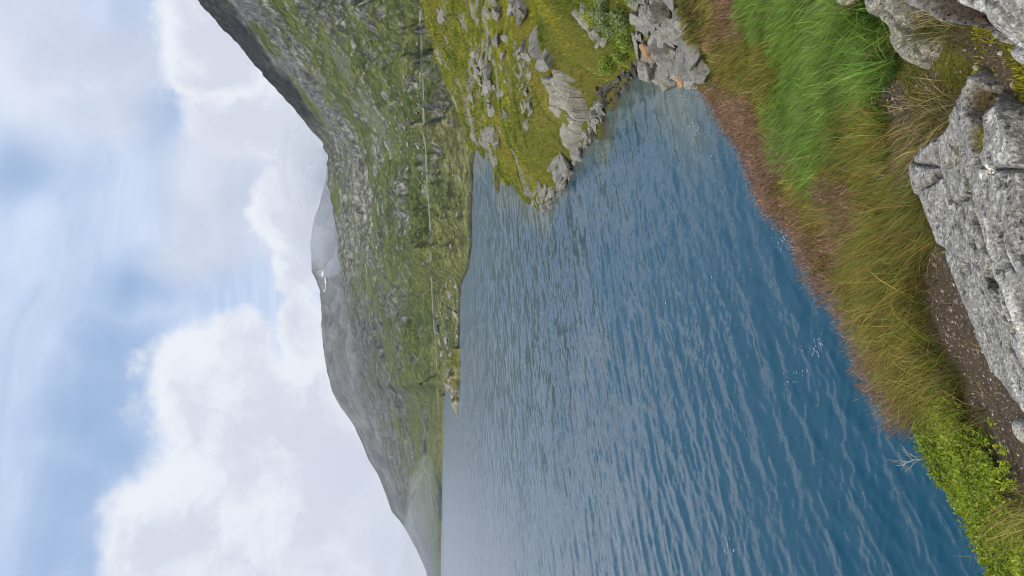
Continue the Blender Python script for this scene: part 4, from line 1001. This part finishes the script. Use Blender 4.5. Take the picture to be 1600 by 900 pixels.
# willow bushes above the cove
def tube(pl, r0, r1, sides=4):
    pl = np.asarray(pl, float); n = len(pl); V = []
    for k in range(n):
        t = pl[min(k + 1, n - 1)] - pl[max(k - 1, 0)]; t /= np.linalg.norm(t) + 1e-9
        a = np.cross(t, (0.3, .1, 1)); a /= np.linalg.norm(a) + 1e-9; b = np.cross(t, a); rr = r0 + (r1 - r0) * k / (n - 1)
        for s_ in range(sides): V.append(pl[k] + rr * (a * math.cos(2 * math.pi * s_ / sides) + b * math.sin(2 * math.pi * s_ / sides)))
    F = [[k * sides + s_, k * sides + (s_ + 1) % sides, (k + 1) * sides + (s_ + 1) % sides, (k + 1) * sides + s_] for k in range(n - 1) for s_ in range(sides)]
    return np.array(V), np.array(F)
M_BARK, _nt, _out = material('bark'); principled(_nt, _out, _nt.mix(_nt.noise(geo_pos(_nt), 40, 4), (.07, .055, .045), (.16, .13, .11)), .9, .2)
M_DEAD, _nt, _out = material('dead_wood'); principled(_nt, _out, _nt.mix(_nt.noise(geo_pos(_nt), 60, 4), (.28, .25, .23), (.55, .52, .49)), .85, .2)
def branchy(p0, d0, L, r0, depth, r_, acc, tips, spread=.7, nseg=4, grav=0.0):
    p = np.array(p0, float); d = np.array(d0, float); pl = [p.copy()]
    for k in range(nseg):
        d = d + r_.normal(0, .16, 3) + A3(0, 0, grav); d /= np.linalg.norm(d); p = p + d * L / nseg; pl.append(p.copy())
        if depth > 0 and k >= 1:
            for _ in range(r_.integers(1, 3)):
                dd = d + r_.normal(0, spread, 3); dd /= np.linalg.norm(dd)
                branchy(p, dd, L * r_.uniform(.4, .65), r0 * .55, depth - 1, r_, acc, tips, spread, nseg, grav)
    acc.append(tube(pl, r0, r0 * .45)); tips.append(pl)
def joined(acc):
    V = []; F = []; o = 0
    for v, f in acc: V.append(v); F.append(f + o); o += len(v)
    return np.concatenate(V), np.concatenate(F)
def bush(px, py, h, label, seed, leafc):
    r_ = np.random.default_rng(seed); p = hit(np.array([px]), np.array([py]))[0]; root = empty('willow_bush', p)
    acc = []; tips = []
    for k in range(9):
        a = r_.uniform(0, 6.28); branchy((r_.normal(0, h * .12), r_.normal(0, h * .12), -.05), (math.cos(a) * .8, math.sin(a) * .8, 1.0), h * r_.uniform(.5, .8), .012, 1, r_, acc, tips, .6)
    v, f = joined(acc); add('stem', np_mesh('stem', v, f), M_BARK, root)
    b = np.concatenate([np.array(t_)[1:] for t_ in tips]); b = np.repeat(b, 14, 0) + r_.normal(0, .055, (len(b) * 14, 3))
    D = r_.normal(0, 1, b.shape); D[:, 2] = np.abs(D[:, 2]) * .6; D /= np.linalg.norm(D, axis=1)[:, None]
    tn = r_.random((len(b), 1)); cc = (A3(*leafc) * .7 + A3(.045, .05, .006)) * (1.4 + 1.5 * tn)
    V, F, C = leaves(b, D, r_.uniform(.04, .065, len(b)), r_.uniform(.02, .032, len(b)), np.clip(cc, 0, 1), r_)
    add('foliage', np_mesh('foliage', V, F, cols=C), M_LEAF, root)
    return tag(root, label, 'bush', 'willow bushes above the cove')
for k, (px, py, h, lb, lc_) in enumerate([
    (985, 30, .36, 'grey-green willow bush next to the top of the cove rubble', (.105, .135, .065)), (965, 45, .34, 'grey-green willow bush second from the cove rubble', (.10, .13, .07)),
    (975, 85, .3, 'low green willow bush leaning over the inner corner of the cove', (.10, .15, .035)), (950, 15, .32, 'silvery willow bush farthest up the slope from the cove', (.12, .14, .09)),
    (990, 62, .3, 'small green willow bush against the side of the rubble', (.11, .16, .035)), (955, 95, .32, 'low bright green willow bush above the dark shore stones', (.13, .18, .03)),
    (1000, -20, .4, 'grey-green willow bush at the picture edge behind the rubble', (.10, .13, .06)), (930, 25, .3, 'yellowish low willow bush among the mossy rocks', (.17, .19, .03))]):
    bush(px, py, h, lb, 700 + k, lc_)

# dead twigs reaching over the water
def twig(px, py, dz, d0, L, r0, mt, label, seed, depth=2, spread=.6, grav=0.0):
    r_ = np.random.default_rng(seed); p = hit(np.array([px]), np.array([py]))[0]; p = p + A3(0, 0, dz)
    acc = []; tips = []; branchy(p * 0, d0, L, r0, depth, r_, acc, tips, spread, 5, grav); v, f = joined(acc)
    o = add('dead_twig', np_mesh('dead_twig', v, f), mt); o.location = p
    return tag(o, label, 'twig')
twig(1438, 706, .06, (-.35, .75, .10), .21, .0045, M_DEAD, 'bleached dead twig sticking out over the water beside the bilberry', 801, 2, .5)
twig(1445, 690, .04, (-.5, .6, .0), .26, .004, M_BARK, 'dark dead twig just behind the bleached one on the bank edge', 802)
twig(1462, 715, .02, (-.4, .6, .15), .18, .004, M_DEAD, 'short pale dead twig at the foot of the bilberry edge', 806)
twig(1272, 415, .12, (.10, .9, .42), .62, .005, M_BARK, 'thin dark twig rising above the water nearest the foam flecks', 803, 2, .45)
twig(1290, 445, .12, (.05, .9, .40), .75, .005, M_BARK, 'long thin dark twig reaching out from the red grass', 804, 2, .45)
twig(1305, 470, .10, (.0, .9, .3), .5, .004, M_BARK, 'small leafless twig low over the water below the long one', 805, 2, .45)

# gravel on the path and among the rocks
M_GRAVEL, _nt, _out = material('gravel'); principled(_nt, _out, _nt.mix(1.0, _nt.attr('col'), _nt.mix(_nt.noise(geo_pos(_nt), 120, 4), (.6, .6, .6), (1.3, 1.3, 1.3)), 'MULTIPLY'), .9, .25)
gp = sample_ground(lambda r: 2600 + 0 * r, 1.5, 5.0); gc_ = cover_at(gp, 9); px_, py_ = project(gp)
keep = ((gc_ == CKEYS.index('soil')) | ((gc_ == CKEYS.index('moss')) & (rng.random(len(gp)) < .30)))
gp = gp[keep]; n = len(gp); sz = .0035 * np.exp(rng.normal(0, .55, n)); sz = np.minimum(sz, .018)
octa = np.array([(1, 0, 0), (0, 1, 0), (-1, 0, 0), (0, -1, 0), (.2, .1, .8), (.1, -.1, -.6)]); of = np.array([(0, 1, 4), (1, 2, 4), (2, 3, 4), (3, 0, 4), (1, 0, 5), (2, 1, 5), (3, 2, 5), (0, 3, 5)])
an = rng.uniform(0, 6.28, n); rv = octa[None] * rng.uniform(.6, 1.3, (n, 6, 1)); xx = rv[..., 0] * np.cos(an)[:, None] - rv[..., 1] * np.sin(an)[:, None]; yy = rv[..., 0] * np.sin(an)[:, None] + rv[..., 1] * np.cos(an)[:, None]
GV = np.stack([xx, yy * .8, rv[..., 2]], -1) * sz[:, None, None] + gp[:, None, :]
gcol = np.where(rng.random((n, 1)) < .14, A3(.40, .38, .34), A3(.19, .155, .13)) * np.exp(rng.normal(0, .3, (n, 1)))
tag(add('gravel', np_mesh('gravel', GV.reshape(-1, 3), ((np.arange(n) * 6)[:, None, None] + of[None]).reshape(-1, 3), cols=np.clip(np.repeat(gcol, 6, 0), 0, 1)), M_GRAVEL), 'loose gravel scattered on the brown dirt path', 'gravel', kind='stuff')

# foam flecks where the waves break
M_FOAM, _nt, _out = material('foam'); principled(_nt, _out, (.60, .66, .72), .5, .4)
fl = []
lpx, lpy = project(LAKE_V)
for (cx, cy, sx_, sy_, cnt) in [(1225, 372, 14, 22, 130), (1278, 545, 12, 14, 100), (1095, 205, 26, 14, 90), (1245, 585, 25, 30, 40), (1190, 300, 20, 26, 60), (1130, 240, 30, 30, 40), (1310, 492, 8, 10, 50), (947, 142, 8, 8, 90), (962, 150, 8, 8, 50),
                                (1060, 150, 24, 10, 60), (1140, 860, 12, 22, 30), (1120, 470, 60, 70, 30)]:
    wgt = np.exp(-((lpx - cx) / sx_) ** 2 - ((lpy - cy) / sy_) ** 2) * np.clip(LAKE_V[:, 2] + .03, 0, 1)
    wgt = wgt ** 1.5; wgt /= wgt.sum(); fl.append(LAKE_V[rng.choice(len(LAKE_V), int(cnt * .45), p=wgt)])
fl = np.concatenate(fl) + A3(0, 0, .012); n = len(fl); fd = np.linalg.norm(fl[:, :2], axis=1)
fl[:, :2] += rng.normal(0, .03, (n, 2)); fs = .010 * (fd / 11) * np.exp(rng.normal(0, .45, n)); ca_ = math.radians(WAVE_DEG + 90) + rng.normal(0, .5, n)
ring = np.array([(1, 0), (.5, .45), (-.4, .5), (-1, .1), (-.5, -.45), (.45, -.4)])[None] * rng.uniform(.5, 1.3, (n, 6, 1)) * np.stack([np.ones(n) * 1.8, np.ones(n) * .6], -1)[:, None]
FX = ring[..., 0] * np.cos(ca_)[:, None] - ring[..., 1] * np.sin(ca_)[:, None]; FY = ring[..., 0] * np.sin(ca_)[:, None] + ring[..., 1] * np.cos(ca_)[:, None]
FV = np.concatenate([np.stack([FX, FY, 0 * FX], -1) * fs[:, None, None] + fl[:, None], fl[:, None] + A3(0, 0, 1) * (fs * .25)[:, None, None], fl[:, None] - A3(0, 0, 1) * (fs * .5)[:, None, None]], 1)
ff = np.array([(k, (k + 1) % 6, 6) for k in range(6)] + [((k + 1) % 6, k, 7) for k in range(6)])
tag(add('foam', np_mesh('foam', FV.reshape(-1, 3), ((np.arange(n) * 8)[:, None, None] + ff[None]).reshape(-1, 3)), M_FOAM), 'white foam flecks on the small waves near the bank', 'foam', kind='stuff')

# ================================================================== FAR SHORE: road, wall, spit, boulders, snow
M_ROAD, _nt, _out = material('road'); principled(_nt, _out, _nt.mix(_nt.noise(geo_pos(_nt), 2, 4), (.06, .06, .06), (.10, .10, .098)), .9, .2)
M_WALL, _nt, _out = material('wall_stone'); principled(_nt, _out, _nt.mix(_nt.noise(geo_pos(_nt), 1.5, 5, .7), (.13, .125, .115), (.30, .29, .27)), .9, .2)
m_ = (ys_r < 650) & (ys_r > -70)
ra, rd_, rz_ = az_r[m_], rd_r[m_], rz_r[m_]
def ribbon(offs, zs):
    V = np.stack([np.stack([(rd_ + o_) * np.sin(ra), (rd_ + o_) * np.cos(ra), rz_ + z_], -1) for o_, z_ in zip(offs, zs)], 1)
    return V.reshape(-1, 3), grid_faces(len(ra), len(offs))
v, f = ribbon([-1.2, 4.0], [.06, .06]); tag(add('road', np_mesh('road', v, f), M_ROAD), kind='structure')
_wl = .24 * sstep(-.35, .35, fbm(np.arange(len(ra)) * .06, np.zeros(len(ra)), o=4, seed=151)) - .04
v, f = ribbon([-1.9, -1.85, -1.35, -1.3], [-.5, _wl, _wl, -.3]); tag(add('roadside_wall', np_mesh('roadside_wall', v, f), M_WALL), 'pale low stone wall along the road across the mountainside', 'wall')
def build_spit():
    yy_ = np.linspace(545, 660, 120); cc = np.linspace(0, 1, 24); Yp, Cc = np.meshgrid(yy_, cc, indexing='ij')
    dd = ray(np.interp(yy_, [545, 600, 660], [718.6, 717.3, 715.6]), yy_); d0 = CAM_H / -dd[:, 2] * np.hypot(dd[:, 0], dd[:, 1]); az = np.arctan2(dd[:, 0], dd[:, 1])
    H = np.interp(yy_, [545, 590, 606, 620, 640, 652, 658], [2.0, 3.0, 3.1, 2.2, 1.3, .6, -.3]); Wd = np.interp(yy_, [545, 600, 658], [22, 16, 5])
    d = d0[:, None] + Cc * Wd[:, None]; z = H[:, None] * np.sin(np.pi * np.clip(Cc * .96 + .02, 0, 1)) ** .6 * (1 + .0 * Cc)
    nz = fbm(Yp * .11, Cc * 5, o=5, seed=141); z = z * (1 + .45 * nz) + .4 * nz - .25
    z[:, 0] = -.6; z[:, -1] = -.6
    X = d * np.sin(az)[:, None]; Y = d * np.cos(az)[:, None]
    k = sstep(-.1, .25, fbm(Yp * .08, Cc * 3, o=4, seed=143) + .5 * sstep(640, 590, Yp) - .15)[..., None]
    c = k * A3(.13, .125, .035) + (1 - k) * A3(.30, .28, .22)
    tag(add('rocky_spit', np_mesh('rocky_spit', np.stack([X, Y, z], -1).reshape(-1, 3), grid_faces(*X.shape), cols=c.reshape(-1, 3), smooth=True), M_FAR), kind='structure')
build_spit()
slope_ob = bpy.data.objects['mountain_slope']
sv = np.empty(len(slope_ob.data.vertices) * 3, np.float32); slope_ob.data.vertices.foreach_get('co', sv); sv = sv.reshape(-1, 3)
spx, spy = project(sv)
def slope_rocks(poly, n, mind, sz, label, group):
    objs = []
    for q in poly_samples(poly, n, mind):
        j = np.argmin((spx - q[0]) ** 2 + (spy - q[1]) ** 2 + 4e3 * (sv[:, 2] < .2))
        d = np.hypot(sv[j, 0], sv[j, 1]); objs.append(place_rock('boulder', sv[j], rng.uniform(*sz) * d / FPX, label, group, sink=.35, lib=FARROCK_ME, elong=1.3))
    relabel(objs, *PLACES[group])
slope_rocks([(690, 440), (716, 440), (716, 590), (700, 590), (685, 520)], 34, 9, (6, 17), 'pale boulder on the low rocky shore beyond the lake', 'boulders on the far rocky shore')
slope_rocks([(700, 250), (734, 250), (734, 425), (718, 425), (690, 340)], 26, 11, (4, 12), 'pale boulder in the yellowish meadow below the road', 'boulders below the road')
slope_rocks([(630, 60), (655, 60), (668, 420), (640, 420)], 34, 10, (4, 12), 'grey boulder on the slope just above the road', 'boulders above the road')
slope_rocks([(660, 150), (690, 150), (700, 250), (685, 330), (668, 300)], 18, 10, (4, 11), 'grey boulder between the road and the hillock', 'boulders between road and hillock')
M_SNOW, _nt, _out = material('snow'); principled(_nt, _out, (.85, .87, .9), .7, .2)
bpx, bpy_ = project(V_b.reshape(-1, 3)); bpx = bpx.reshape(V_b.shape[:2]); bpy_ = bpy_.reshape(V_b.shape[:2])
def snow(poly, label):
    p = [at_d(x, y, 1.0) for x, y in poly]; P = []
    for x, y in poly:
        j = np.argmin((bpx - x) ** 2 + (bpy_ - y) ** 2); dj = np.hypot(*V_b.reshape(-1, 3)[j, :2]); P.append(at_d(x, y, dj - 14))
    P = np.array(P); bk = P + (P / np.linalg.norm(P, axis=1)[:, None]) * 12; n = len(P)
    F4 = np.array([(k, (k + 1) % n, n + (k + 1) % n, n + k) for k in range(n)]); c_ = P.mean(0)
    V = np.concatenate([P, bk, [c_]]); F3 = np.array([(2 * n, (k + 1) % n, k) for k in range(n)])
    tag(add('snow_patch', np_mesh('snow_patch', V, [F4, F3], smooth=False), M_SNOW), label, 'snow')
snow([(503, 424), (505, 423), (506, 429), (504, 433), (502, 431)], 'smaller round snow patch below the misty peak')
snow([(507, 432), (509, 433), (510, 442), (509, 452), (506, 457), (505, 452), (507, 444)], 'long curved snow patch on the misty peak')

# ================================================================== AIR: haze and low cloud
def volume_mat(name, col, dens, aniso=.2):
    mt, nt, out = material(name); v = nt.node('ShaderNodeVolumePrincipled')
    v.inputs['Color'].default_value = (*col, 1); v.inputs['Density'].default_value = dens; v.inputs['Anisotropy'].default_value = aniso
    nt.l.new(v.outputs[0], out.inputs['Volume']); return mt
def box_mesh(lo, hi):
    V = np.array([(x, y, z) for x in (lo[0], hi[0]) for y in (lo[1], hi[1]) for z in (lo[2], hi[2])], float)
    return np_mesh('haze', V, np.array([(0, 1, 3, 2), (4, 6, 7, 5), (0, 4, 5, 1), (2, 3, 7, 6), (0, 2, 6, 4), (1, 5, 7, 3)]))
HAZE = add('haze', box_mesh((-3600, -60, -6), (3600, 5200, 480)), volume_mat('haze', (.86, .92, 1.0), .000055))
tag(HAZE, 'thin pale haze over the lake and mountains', 'haze', kind='stuff')
def mist(px, py, dist, rx, ry, rz, dens, label, seed, n=5):
    """a bank of low cloud: overlapping soft lobes of even density"""
    c = at_d(px, py, dist); r_ = np.random.default_rng(seed); mt = volume_mat('mist', (.97, .98, 1.0), dens, .1); bm = bmesh.new()
    for k in range(n):
        o_ = Vector((r_.uniform(-.6, .6) * rx, r_.uniform(-.6, .6) * ry, r_.uniform(-.35, .35) * rz)); s_ = r_.uniform(.45, .8)
        M = Matrix.Translation(o_) @ Matrix.Diagonal((rx * s_, ry * s_, rz * s_, 1))
        bmesh.ops.create_icosphere(bm, subdivisions=3, radius=1, matrix=M)
    for v in bm.verts: v.co += Vector((1, 1, .6)) * mnoise.fractal(v.co / (rx * .35) + Vector((seed, 0, 0)), .7, 2, 3) * rx * .10
    me = bpy.data.meshes.new('low_cloud'); bm.to_mesh(me); bm.free()
    o = add('low_cloud', me, mt); o.location = c; tag(o, label, 'cloud', kind='stuff')

mist(497, 328, 1400, 125, 120, 55, .0075, 'low cloud drifting across the misty peak behind the ridge', 31, 12)
mist(520, 395, 1380, 90, 90, 40, .0022, 'thin end of the low cloud below the snow patches', 32, 8)
mist(662, 890, 1250, 170, 160, 42, .0019, 'thin low cloud over the far end of the lake', 33, 12)
mist(590, 10, 330, 40, 40, 22, .0045, 'wisp of mist on the slope at the picture edge', 34, 4)
